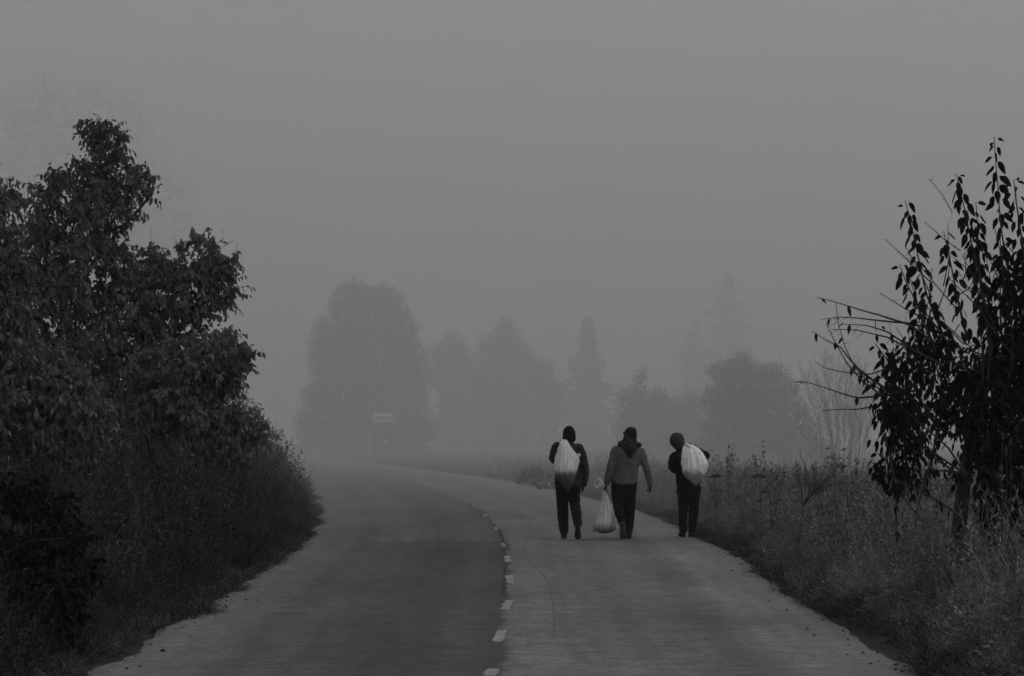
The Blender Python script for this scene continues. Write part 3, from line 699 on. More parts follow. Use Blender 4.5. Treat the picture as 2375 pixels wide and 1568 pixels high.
# bare bush between that tree and the right fruit tree
def bare_bush(poly_top, Y0, n, label, seed):
    r = random.Random(seed); x0, x1 = poly_top[0][0], poly_top[-1][0]; cx = (x0 + x1) / 2
    g = at(cx, 1010, Y0); base = np.array([g[0], Y0, 0]); root = empty('bare_bush', base); tag(root, label, 'bush'); mb = MB()
    tx = [p[0] for p in poly_top]; ty = [p[1] for p in poly_top]
    for _ in range(n):
        px = r.uniform(x0, x1); py = np.interp(px, tx, ty) + r.uniform(0, 90); e = at(px, py, Y0 + r.uniform(-1.2, 1.2)); s = at(cx + (px - cx) * .35 + r.uniform(-20, 20), 1100, Y0 + r.uniform(-.6, .6)); s[2] = 0
        k = np.linspace(0, 1, 8); P = s + (e - s) * k[:, None]; P[:, 0] -= (e[0] - s[0]) * .25 * np.sin(k * PI); P += np.array([[r.uniform(-.07, .07) for _ in range(3)] for _ in k]) * k[:, None]; P[:, 0] += .25 * np.sin(k * r.uniform(3, 8)) * k
        mb.add(*tube(P, np.linspace(.013, .003, 8), 3, cap=False))
        for _k in range(16):
            t = r.uniform(.35, .98); p = np.array([np.interp(t, k, P[:, c]) for c in range(3)]); l_ = r.uniform(.2, .6)
            q_ = p + np.array([r.uniform(-.55, .55), r.uniform(-.4, .4), r.uniform(.5, 1)]) * l_; mb.add(*tube([p, q_], [.006, .002], 3, cap=False))
            for _j in range(2):
                p2 = p + (q_ - p) * r.uniform(.3, .9); mb.add(*tube([p2, p2 + np.array([r.uniform(-.5, .5), r.uniform(-.3, .3), r.uniform(.4, 1)]) * l_ * .5], [.004, .002], 3, cap=False))
    mb.build('twigs', M_twig, root, False, base)
M_twig = mat('pale_twigs', .03, .9, .1, island=.4)
bare_bush([(1835, 900), (1870, 830), (1920, 790), (1960, 800), (2010, 830), (2060, 880)], 98, 75, 'bare twiggy bush in the fog behind the thorny branches', 81)

# ---- single tall plants one can point at
M_stalk = mat('dead_stalk', .035, .9, .1, var=.3, scale=20)
def seed_plant(name, px, py_top, Y0, n, hs, headw, headl, label, cat, seed, spreadpx=30, headdens=3):
    r = random.Random(seed); g = at(px, 1010, Y0); base = np.array([g[0], Y0, 0]); root = empty(name, base); tag(root, label, cat); st = MB(); hd = MB()
    top = at(px, py_top, Y0)[2]
    for i in range(n):
        h = top * (1 if i == 0 else r.uniform(hs, .97)); ex = (0 if i == 0 else r.uniform(-1, 1)) * spreadpx * Y0 / F; ey = r.uniform(-.15, .15)
        k = np.linspace(0, 1, 7); P = np.stack([ex * k ** 1.4, ey * k, h * k], 1); P[:, 0] += np.sin(k * 7 + i) * .012
        st.add(*tube(P, np.linspace(.006, .0025, 7), 4, cap=False))
        spots = [1.0] + [r.uniform(.6, .97) for _ in range(headdens)]
        for t in spots:
            p = np.array([np.interp(t, k, P[:, c]) for c in range(3)])
            if t < 1: q_ = p + np.array([r.uniform(-.05, .05), r.uniform(-.03, .03), r.uniform(.01, .06)]); st.add(*tube([p, q_], [.0025, .002], 3, cap=False)); p = q_
            l_ = headl * r.uniform(.6, 1.1); w_ = headw * r.uniform(.7, 1.1)
            hd = MB(); hd.add(*tube([p, p + [0, 0, l_ * .25], p + [0, 0, l_ * .7], p + [0, 0, l_]], [w_ * .3, w_ * .5, w_ * .42, w_ * .08], 7)); hd.build('seed_head', M_stalk, root)
        for _ in range(4):
            t = r.uniform(.1, .7); p = np.array([np.interp(t, k, P[:, c]) for c in range(3)]); a = r.uniform(0, 2 * PI)
            leaf_batch(st, p[None], np.array([[math.cos(a), math.sin(a), .3]]), r.uniform(.08, .16), .02, .5)
    st.build('stem', M_stalk, root)
seed_plant('teasel', 422, 1062, 27, 6, .6, .034, .07, 'cluster of teasels with dark egg-shaped heads standing clear of the left weeds', 'plant', 91, 48, 2)
seed_plant('teasel', 190, 1120, 24, 4, .65, .03, .06, 'shorter dark teasels left of the tall teasel cluster', 'plant', 92, 45, 2)
seed_plant('teasel', 2330, 1020, 19, 4, .8, .035, .075, 'dark teasels in front of the right tree trunk', 'plant', 93, 40, 1)
seed_plant('dock_plant', 640, 1008, 47, 6, .72, .028, .045, 'stalks beaded with small seed pods at the end of the left weeds', 'plant', 94, 28, 8)
seed_plant('dock_plant', 1690, 1036, 44, 3, .8, .03, .045, 'thin beaded stalk standing above the weeds right of the last walker', 'plant', 95, 10, 7)
seed_plant('dock_plant', 1786, 1076, 34, 4, .8, .022, .03, 'stalks with a few round pods halfway along the right verge', 'plant', 97, 40, 2)
def umbel(px, py, Y0, rad, label, seed):
    r = random.Random(seed); g = at(px, 1010, Y0); base = np.array([g[0], Y0, 0]); top = at(px, py, Y0)[2]; root = empty('umbel_plant', base); tag(root, label, 'plant'); st = MB(); hd = MB()
    st.add(*tube([[0, 0, 0], [.01, 0, top * .5], [0, 0, top - rad * .5]], [.007, .006, .005], 5))
    for i in range(22):
        a = r.uniform(0, 2 * PI); q_ = rad * math.sqrt(r.random()); e = np.array([math.cos(a) * q_, math.sin(a) * q_, top - q_ * .45]); s = np.array([0, 0, top - rad * .5])
        st.add(*tube([s, (s + e) / 2 + [math.cos(a) * q_ * .15, 0, -.01], e], [.002, .002, .0015], 3, cap=False))
        hd = MB()
        for _ in range(6): leaf_batch(hd, (e + np.array([r.uniform(-.02, .02), r.uniform(-.02, .02), r.uniform(-.01, .01)]))[None], np.array([[r.uniform(-1, 1), r.uniform(-1, 1), .6]]), .022, .014, 0)
        hd.build('flower_cluster', M_stalk, root)
    for z_ in (.45, .6, .72):
        a = r.uniform(0, 2 * PI); leaf_batch(st, np.array([[0, 0, top * z_]]), np.array([[math.cos(a), math.sin(a), .5]]), .16, .03, .3)
    st.build('stem', M_stalk, root)
umbel(1659, 1100, 39, .11, 'flat-topped umbel plant just right of the last walker', 101)
umbel(1762, 1100, 36, .11, 'flat-topped umbel plant farther right along the verge', 102)
# the branching dead plants with comb-like twigs
def comb_plant(px, py_foot, Y0, arms, label, seed):
    r = random.Random(seed); foot = at(px, py_foot, Y0); base = np.array([foot[0], Y0, 0]); root = empty('branching_weed', base); tag(root, label, 'plant'); mb = MB()
    mb.add(*tube([base - [.12, 0, 0], (base + foot) / 2 - [.04, 0, 0], foot], [.007, .007, .006], 6))
    for pts in arms:
        P = np.array([foot] + [at(a, b, Y0 + r.uniform(-.2, .2)) for a, b in pts]); d_ = np.concatenate([[0], np.cumsum(np.linalg.norm(np.diff(P, axis=0), axis=1))]); T = np.linspace(0, d_[-1], 10)
        Q = np.stack([np.interp(T, d_, P[:, c]) for c in range(3)], 1); mb.add(*tube(Q, np.linspace(.008, .0025, 10), 4, cap=False)); dv = (Q[-1] - Q[0]); dv /= np.linalg.norm(dv); pv = np.array([dv[2], 0, -dv[0]])
        for i in range(15):
            t = .25 + .75 * i / 15; p = np.array([np.interp(t * d_[-1], T, Q[:, c]) for c in range(3)])
            for s_ in (-1, 1):
                l_ = r.uniform(.05, .20) * (1.12 - t); m_ = p + (pv * s_ + dv * .5) * l_ * .6; mb.add(*tube([p, m_, m_ + (pv * s_ * .3 + dv * .9) * l_ * .5], [.0035, .003, .0015], 3, cap=False))
    mb.build('stem', M_stalk, root, False, base)
comb_plant(1862, 1172, 28, [[(1896, 1133), (1925, 1100), (1950, 1075), (1976, 1050)], [(1894, 1135), (1905, 1100), (1921, 1068)], [(1880, 1140), (1868, 1105), (1867, 1074)], [(1896, 1133), (1930, 1122), (1960, 1118)], [(1858, 1130), (1850, 1095), (1846, 1066)], [(1890, 1138), (1888, 1100), (1886, 1074)]], 'dead weed with comb-like branches slanting up above the right verge', 111)
comb_plant(2125, 1190, 24, [[(2090, 1150), (2055, 1100), (2040, 1072)], [(2140, 1130), (2150, 1090)]], 'bare forked weed between the comb-like weed and the right tree', 112)
comb_plant(650, 1140, 47, [[(690, 1110), (715, 1095)], [(660, 1090), (672, 1072)], [(690, 1130), (722, 1100)], [(640, 1090), (630, 1065)]], 'bushy weed at the tip of the left verge above the road', 113)
comb_plant(95, 1390, 18.5, [[(180, 1290), (240, 1210)], [(60, 1300), (40, 1230)], [(140, 1320), (160, 1250)]], 'long dark slanting stems in the near left weeds', 114)

# ------------------------------------------------------------------ road sign
sx = at(888, 969, 150); root = empty('road_sign', (sx[0], 150, 0)); tag(root, 'small white road sign on two posts in front of the broad foggy tree', 'sign')
M_sign = mat('sign_white', .75, .5, .4); M_post = mat('galvanised_post', .15, .6, .4, var=.2)
def box(mb, c, s):
    x, y, z = c; a, b, e = np.array(s) / 2
    V = [(x + i * a, y + j * b, z + k * e) for i in (-1, 1) for j in (-1, 1) for k in (-1, 1)]
    mb.add(V, [(0, 1, 3), (0, 3, 2), (4, 6, 7), (4, 7, 5), (0, 4, 5), (0, 5, 1), (2, 3, 7), (2, 7, 6), (0, 2, 6), (0, 6, 4), (1, 5, 7), (1, 7, 3)])
zb = at(888, 980, 150)[2]; zt = at(888, 958, 150)[2]; wS = 45 * 150 / F
mb = MB(); box(mb, (0, 0, (zb + zt) / 2), (wS, .03, zt - zb)); b_ = mb.build('board', M_sign, root)
for s_ in (-1, 1):
    mb = MB(); mb.add(*tube([[s_ * wS * .38, .05, 0], [s_ * wS * .38, .05, zt]], [.022, .022], 8)); mb.build('post', M_post, root)
mb = MB(); xx = -wS * .31                       # the name on it is too faint in the fog to read: letter-high strokes only
for i, wl in enumerate((.09, .11, .08, .10, .08, .11, .09)):
    for z_ in ((zb + zt) / 2 - .06, (zb + zt) / 2 + .06): box(mb, (xx + wl / 2, -.022, z_ + (.02 if i == 0 else 0)), (wl, .008, .03))
    box(mb, (xx + .015, -.022, (zb + zt) / 2), (.03, .008, .15 if i else .2)); xx += wl + .035
mb.build('lettering', mat('sign_black', .03, .6), root); 

# ------------------------------------------------------------------ people
def fuse(name, shapes, voxel, m, parent, folds=0.0, fscale=.12, smooth=4, seed=0):
    """closed tubes melted into ONE continuous skin (voxel remesh), smoothed, with cloth folds"""
    mb = MB()
    for V, Fc in shapes: mb.add(V, Fc)
    V, Fc = mb.arrays(); tmp = make('tmp', V, Fc, m)
    r = tmp.modifiers.new('r', 'REMESH'); r.mode = 'VOXEL'; r.voxel_size = voxel
    s = tmp.modifiers.new('s', 'SMOOTH'); s.factor = .5; s.iterations = smooth
    if folds:
        tx = bpy.data.textures.new(name + '_folds', 'CLOUDS'); tx.noise_scale = fscale; tx.noise_depth = 2
        e = bpy.data.objects.new('tmp_e', None); e.location = (seed * 3.1, 0, 0); e.scale = (1, 1, .55); C.objects.link(e)
        dm = tmp.modifiers.new('d', 'DISPLACE'); dm.texture = tx; dm.texture_coords = 'OBJECT'; dm.texture_coords_object = e; dm.strength = folds; dm.mid_level = .5
    bpy.context.view_layer.update(); dg = bpy.context.evaluated_depsgraph_get()
    me = bpy.data.meshes.new_from_object(tmp.evaluated_get(dg)); me.name = name
    old = tmp.data; bpy.data.objects.remove(tmp); bpy.data.meshes.remove(old)
    if folds: bpy.data.objects.remove(e)
    me.polygons.foreach_set('use_smooth', np.ones(len(me.polygons), dtype=bool))
    me.materials.clear(); me.materials.append(m)
    o = bpy.data.objects.new(name, me); C.objects.link(o); o.parent = parent
    return o
def limb(P, R, n=14):
    """closed tube with rounded ends"""
    P = np.asarray(P, float); R = [(r, r) if np.isscalar(r) else r for r in R]; R = np.array(R, float)
    a = P[0] - P[1]; a /= np.linalg.norm(a); b = P[-1] - P[-2]; b /= np.linalg.norm(b)
    PP = [P[0] + a * R[0].mean() * .85, P[0] + a * R[0].mean() * .5]; RR = [R[0] * .35, R[0] * .82]
    for i in range(len(P)): PP.append(P[i]); RR.append(R[i])
    PP += [P[-1] + b * R[-1].mean() * .5, P[-1] + b * R[-1].mean() * .85]; RR += [R[-1] * .82, R[-1] * .35]
    return tube(np.array(PP), np.array(RR), n)
def stack(rows, n=24):
    """horizontal rings: z, cx, cy, rx, ry"""
    V = []
    for z, cx, cy_, rx, ry_ in rows:
        a = np.arange(n) * 2 * PI / n
        V.append(np.stack([cx + np.cos(a) * rx, cy_ + np.sin(a) * ry_, np.full(n, z)], 1))
    m_ = len(rows); V = np.concatenate(V + [[[rows[0][1], rows[0][2], rows[0][0]]], [[rows[-1][1], rows[-1][2], rows[-1][0]]]]); f = ring_tris(n, m_); a = len(V) - 2; b = a + 1; o = (m_ - 1) * n
    for j in range(n): f += [(a, (j + 1) % n, j), (b, o + j, o + (j + 1) % n)]
    return V, f
def hand(wr, d_, inward, curl=1.0, s=1.0):
    """palm, four bent fingers of different lengths and a thumb leaving the side of the palm; d_ points down the arm"""
    wr = np.asarray(wr, float); d_ = np.asarray(d_, float); d_ /= np.linalg.norm(d_); inward = np.asarray(inward, float); inward -= d_ * inward.dot(d_); inward /= np.linalg.norm(inward)
    fw = np.cross(d_, inward)                               # across the knuckles
    if fw[1] < 0: fw = -fw                                  # index side forward (away from the camera)
    out = [limb([wr - d_ * .03, wr, wr + d_ * .04, wr + d_ * .085], [(.026, .026), (.030, .026), (.022, .040), (.018, .040)], 12)]
    for i, L_ in enumerate((.072, .082, .077, .060)):
        k = wr + d_ * .088 + fw * (.030 - .020 * i); a1 = curl * .5; p1 = k + (d_ * math.cos(a1) + inward * math.sin(a1)) * L_ * .45 * s
        a2 = curl * 1.25; p2 = p1 + (d_ * math.cos(a2) + inward * math.sin(a2)) * L_ * .32 * s; a3 = curl * 2.0; p3 = p2 + (d_ * math.cos(a3) + inward * math.sin(a3)) * L_ * .25 * s
        out.append(limb([k - d_ * .01, p1, p2, p3], [.0098, .0092, .0085, .0075], 8))
    k = wr + d_ * .025 + fw * .034
    out.append(limb([k, k + d_ * .03 + fw * .014 + inward * .018, k + d_ * .055 + fw * .008 + inward * .040], [.0125, .011, .009], 8))
    return out
def shoe_shapes(heel, toe, up, w_=.048):
    """heel and toe points on the sole, up = sole normal"""
    heel = np.asarray(heel, float); toe = np.asarray(toe, float); up = np.asarray(up, float); f = toe - heel; L_ = np.linalg.norm(f); f /= L_; up = up - f * up.dot(f); up /= np.linalg.norm(up); sd_ = np.cross(f, up)
    def sec(t, hw, h0, h1):
        c = heel + f * L_ * t; a = np.arange(14) * 2 * PI / 14
        return [c + sd_ * math.copysign(abs(math.cos(x)) ** .7, math.cos(x)) * hw + up * ((h0 + h1) / 2 + math.copysign(abs(math.sin(x)) ** .7, math.sin(x)) * (h1 - h0) / 2) for x in a]
    rows = [(0, .55, .012, .07), (.03, .78, 0, .105), (.15, .86, 0, .115), (.3, .84, 0, .11), (.48, .88, 0, .085), (.68, 1.08, 0, .068), (.85, 1.02, 0, .058), (.95, .75, .002, .05), (1.0, .42, .01, .036)]
    V = []
    for t, hw, h0, h1 in rows: V += sec(t, hw * w_, h0, h1)
    f_ = ring_tris(14, len(rows)); V = np.array(V); c0 = V[:14].mean(0); c1 = V[-14:].mean(0); V = np.concatenate([V, [c0], [c1]]); a = len(V) - 2; o = 14 * (len(rows) - 1)
    for j in range(14): f_ += [(a, (j + 1) % 14, j), (a + 1, o + j, o + (j + 1) % 14)]
    return V, f_
def head_shapes(c, tilt=0.0, s=1.0, yaw=0.0):
    """skull, jaw, nose, lips, brow and ears, facing +y (away from the camera)"""
    c = np.asarray(c, float)
    sk = stack([(-.115 * s, 0, .045 * s, .02 * s, .02 * s), (-.108 * s, 0, .045 * s, .040 * s, .038 * s), (-.085 * s, 0, .03 * s, .055 * s, .062 * s), (-.05 * s, 0, .014 * s, .064 * s, .078 * s), (0, 0, .0, .073 * s, .094 * s),
                (.045 * s, 0, -.004 * s, .076 * s, .096 * s), (.08 * s, 0, -.006 * s, .067 * s, .083 * s), (.105 * s, 0, -.006 * s, .045 * s, .055 * s), (.118 * s, 0, -.005 * s, .014 * s, .018 * s)], 20)
    out = [sk, limb([(0, .09 * s, .012 * s), (0, .104 * s, -.012 * s), (0, .100 * s, -.028 * s)], [.008, .011, .013], 8), limb([(-.02 * s, .082 * s, -.058 * s), (.02 * s, .082 * s, -.058 * s)], [.009, .009], 8),
           limb([(-.045 * s, .080 * s, .026 * s), (0, .091 * s, .03 * s), (.045 * s, .080 * s, .026 * s)], [.008, .009, .008], 8),
           limb([(-.074 * s, -.01 * s, -.025 * s), (-.080 * s, -.016 * s, .02 * s)], [.010, .013], 8), limb([(.074 * s, -.01 * s, -.025 * s), (.080 * s, -.016 * s, .02 * s)], [.010, .013], 8)]
    R_ = np.array(Matrix.Rotation(tilt, 3, 'Y') @ Matrix.Rotation(yaw, 3, 'Z'))
    return [(np.asarray(V) @ R_.T + c, f) for V, f in out]
def cap_shapes(c, rx, ry_, z0, z1, peak=(0, 0), tilt=0.0):
    rows = []
    for k in (0, .08, .25, .45, .65, .8, .92, 1.0):
        r = (1 - max(0, (k - .3) / .7) ** 2.4) ** .5 if k < 1 else .12
        rows.append((z0 + (z1 - z0) * k, peak[0] * k, peak[1] * k, rx * r, ry_ * r))
    V, f = stack(rows, 22); R_ = np.array(Matrix.Rotation(tilt, 3, 'Y')); return (np.asarray(V) @ R_.T + np.asarray(c, float), f)

M_skin = mat('weathered_skin', .016, .6, .3, var=.15, scale=30)
M_black = mat('black_trousers', .008, .9, .08, var=.3, scale=10, bump=.5, bscale=35)
M_jack1 = mat('charcoal_jacket', .022, .85, .12, var=.3, scale=9, bump=.6, bscale=40)
M_jack2 = mat('grey_wool_jacket', .10, .95, .08, var=.25, scale=14, bump=.9, bscale=90)
M_jack3 = mat('black_jacket', .008, .9, .08, var=.3, scale=9, bump=.4, bscale=40)
M_hood2 = mat('dark_hood', .02, .95, .08, var=.3, scale=12, bump=.8, bscale=70)
M_beanie = mat('black_knit', .010, .95, .05, var=.2, scale=30, bump=.8, bscale=140)
M_grey_knit = mat('grey_knit', .038, .95, .08, var=.25, scale=20, bump=.9, bscale=120)
M_boot = mat('dark_boot', .015, .7, .2, var=.3, scale=12); M_sole = mat('dusty_rubber_sole', .05, .9, .1, var=.4, scale=25, bump=.6, bscale=60)

def person(label, px, Yw, parts):
    g = at(px, 1010, Yw); root = empty('person', (g[0], Yw, road_z(g[0], Yw) + .002)); tag(root, label, 'person', 'men walking away along the road')
    parts(root); return root

# ---- walker with the sack over his left shoulder
def p1(root):
    Lleg = [(-.098, .0, .86), (-.088, .05, .68), (-.082, .10, .50), (-.076, .11, .36), (-.068, .10, .22), (-.055, .09, .10)]
    Rleg = [(.092, .0, .86), (.088, .0, .68), (.108, .03, .52), (.125, -.04, .40), (.140, -.13, .30), (.143, -.19, .235)]
    Larm = [(-.165, .0, 1.42), (-.205, .0, 1.34), (-.232, .03, 1.23), (-.222, .10, 1.20), (-.17, .18, 1.30), (-.12, .19, 1.42)]
    Rarm = [(.15, .0, 1.40), (.205, .0, 1.30), (.245, .0, 1.14), (.262, .01, 1.04), (.256, .03, .92), (.238, .04, .83)]
    body = [stack([(.80, 0, 0, .10, .08), (.90, 0, 0, .155, .105), (1.05, 0, 0, .14, .10), (1.2, 0, 0, .155, .105), (1.35, -.005, 0, .16, .10), (1.43, -.005, 0, .11, .08), (1.47, 0, 0, .06, .06)]), limb([(0, 0, 1.42), (.01, .01, 1.52), (.018, .02, 1.58)], [.062, .055, .055])]
    body += [limb(Lleg, [.085, .078, .06, .056, .048, .040]), limb(Rleg, [.085, .078, .06, .056, .048, .040]), limb(Larm, [.05, .045, .04, .04, .034, .028]), limb(Rarm, [.05, .045, .04, .038, .032, .027])]
    body += head_shapes((.020, .02, 1.612)) + hand((.236, .04, .835), (-.12, .05, -1), (-1, 0, 0), .8) + hand((-.115, .19, 1.43), (.35, -.25, .9), (.3, -1, 0), 1.1)
    fuse('body', body, .006, M_skin, root, smooth=2)
    tr = [stack([(.62, -.01, 0, .06, .09), (.70, 0, 0, .175, .115), (.80, 0, 0, .190, .125), (.93, 0, 0, .175, .12), (.97, 0, 0, .15, .1)]),
          limb(Lleg, [(.100, .11), (.098, .10), (.088, .09), (.088, .088), (.078, .08), (.062, .068)], 18), limb(Rleg, [(.100, .11), (.096, .10), (.082, .09), (.080, .085), (.072, .08), (.066, .07)], 18)]
    fuse('trousers', tr, .009, M_black, root, .028, .07, 3, 1)
    jk = [stack([(.80, .004, -.005, .200, .138), (.84, .004, -.005, .208, .145), (1.0, .0, -.005, .203, .142), (1.18, .0, -.005, .198, .137), (1.32, -.008, -.005, .198, .130), (1.40, -.012, -.005, .178, .115), (1.45, -.005, -.003, .125, .095), (1.49, .01, .0, .08, .078), (1.515, .015, .0, .065, .065)], 30),
          limb(Larm, [.078, .074, .066, .064, .058, .048], 16), limb(Rarm, [.080, .078, .070, .066, .060, .053], 16)]
    fuse('jacket', jk, .009, M_jack1, root, .026, .09, 3, 2)
    fuse('collar', [stack([(1.475, .012, .0, .080, .080), (1.50, .014, 0, .084, .084), (1.535, .016, .0, .078, .080), (1.55, .016, 0, .072, .075)])], .008, M_jack1, root, .01, .06, 2, 3)
    fuse('knit_hood', [cap_shapes((.018, .012, 1.625), .102, .118, -.115, .112), stack([(1.49, .02, .008, .080, .082), (1.53, .018, .01, .092, .100), (1.60, .018, .012, .100, .115)])], .008, M_beanie, root, .012, .05, 3, 4)
    for nm, hl, to, up in (('shoe', (-.052, .03, 0), (-.06, .29, 0), (0, 0, 1)), ('shoe', (.140, -.285, .225), (.148, -.20, -.005), (0, .9, .4))):
        o = fuse(nm, [shoe_shapes(hl, to, up, .049)], .006, M_boot, root, smooth=1)
person('walker in black cap and charcoal jacket with a sack over his left shoulder', 1317.3, 37.15, p1)

# ---- middle walker carrying a sack in his left hand
def p2(root):
    Lleg = [(-.125, .0, .86), (-.128, .02, .68), (-.118, .04, .52), (-.100, -.05, .40), (-.078, -.15, .30), (-.066, -.20, .245)]
    Rleg = [(.065, .0, .86), (.065, .03, .68), (.060, .06, .50), (.056, .07, .34), (.052, .07, .20), (.045, .06, .10)]
    Larm = [(-.145, .0, 1.36), (-.185, .0, 1.26), (-.220, -.02, 1.12), (-.238, -.03, 1.06), (-.275, -.02, .93), (-.300, .0, .85)]
    Rarm = [(.225, .0, 1.34), (.262, .0, 1.24), (.305, .0, 1.10), (.325, .01, 1.04), (.358, .03, .92), (.376, .04, .83)]
    body = [stack([(.80, -.03, 0, .10, .08), (.90, -.03, 0, .155, .105), (1.05, 0, 0, .14, .10), (1.2, .03, 0, .155, .105), (1.33, .04, 0, .16, .10), (1.41, .045, 0, .11, .08), (1.45, .05, 0, .06, .06)]), limb([(.045, 0, 1.40), (.055, .01, 1.50), (.062, .02, 1.57)], [.062, .055, .055])]
    body += [limb(Lleg, [.085, .078, .06, .056, .048, .040]), limb(Rleg, [.085, .078, .06, .056, .048, .040]), limb(Larm, [.05, .045, .04, .04, .034, .028]), limb(Rarm, [.05, .045, .04, .038, .032, .027])]
    body += head_shapes((.064, .02, 1.600), -.06) + hand((-.302, .0, .845), (-.35, .0, -1), (1, 0, 0), 1.35) + hand((.378, .04, .825), (.03, .05, -1), (-1, 0, 0), 1.5)
    fuse('body', body, .006, M_skin, root, smooth=2)
    tr = [stack([(.60, -.03, 0, .06, .09), (.70, -.032, 0, .180, .12), (.80, -.034, 0, .196, .128), (.93, -.03, 0, .175, .12), (.97, -.02, 0, .15, .1)]),
          limb(Lleg, [(.104, .115), (.098, .105), (.086, .09), (.080, .085), (.068, .072), (.056, .060)], 18), limb(Rleg, [(.108, .115), (.096, .105), (.086, .09), (.080, .082), (.070, .075), (.060, .068)], 18)]
    fuse('trousers', tr, .009, M_black, root, .022, .08, 3, 5)
    jk = [stack([(.83, -.025, -.005, .194, .140), (.86, -.025, -.005, .200, .146), (.95, -.010, -.005, .186, .14), (1.05, .012, -.005, .180, .135), (1.2, .035, -.005, .194, .135), (1.30, .040, -.005, .215, .128), (1.37, .042, -.004, .200, .112), (1.42, .048, .0, .145, .095), (1.46, .055, .0, .09, .08), (1.49, .06, .0, .07, .07)], 30),
          limb(Larm, [.078, .076, .070, .068, .060, .050], 16), limb(Rarm, [.078, .072, .062, .060, .053, .046], 16)]
    fuse('jacket', jk, .009, M_jack2, root, .028, .10, 3, 6)
    fuse('shirt_tail', [stack([(.79, -.03, -.002, .185, .135), (.82, -.028, -.002, .192, .140), (.87, -.026, -.002, .190, .138)])], .009, M_black, root, .012, .06, 2, 7)
    # hood lying on the back, point down
    hood = [limb([(-.085, -.01, 1.455), (-.02, -.085, 1.455), (.06, -.11, 1.45), (.14, -.085, 1.445), (.205, -.02, 1.44)], [.050, .058, .062, .056, .044], 14), limb([(.06, -.115, 1.43), (.058, -.150, 1.36), (.055, -.140, 1.285)], [.10, .085, .040], 16), limb([(-.03, .02, 1.50), (.06, -.05, 1.52), (.14, .02, 1.50)], [.035, .04, .035]), limb([(-.02, -.10, 1.42), (.03, -.135, 1.34)], [.055, .04]), limb([(.14, -.10, 1.41), (.09, -.135, 1.34)], [.055, .04])]
    fuse('hood', hood, .009, M_hood2, root, .026, .06, 3, 8)
    fuse('knit_hat', [cap_shapes((.062, .012, 1.60), .104, .120, -.085, .122, (.02, -.01), 0), limb([(.06, .0, 1.650), (.10, .0, 1.655), (.125, .0, 1.675)], [.065, .060, .042], 12)], .008, M_beanie, root, .010, .05, 3, 9)
    fuse('hat_cuff', [limb([(-.030, .02, 1.635), (-.016, -.060, 1.595), (.005, -.095, 1.555), (.06, -.118, 1.525), (.12, -.09, 1.52)], [.014, .020, .022, .020, .012], 12)], .007, M_grey_knit, root, .008, .04, 2, 10)
    for nm, hl, to, up, m_ in (('shoe', (-.066, -.30, .245), (-.052, -.215, -.005), (0, .9, .4), M_sole), ('shoe', (.046, .0, 0), (.056, .26, 0), (0, 0, 1), M_boot)):
        fuse(nm, [shoe_shapes(hl, to, up, .052)], .006, m_, root, smooth=1)
person('middle walker in grey jacket with dark hood, a sack hanging from his left hand', 1451.5, 37.3, p2)

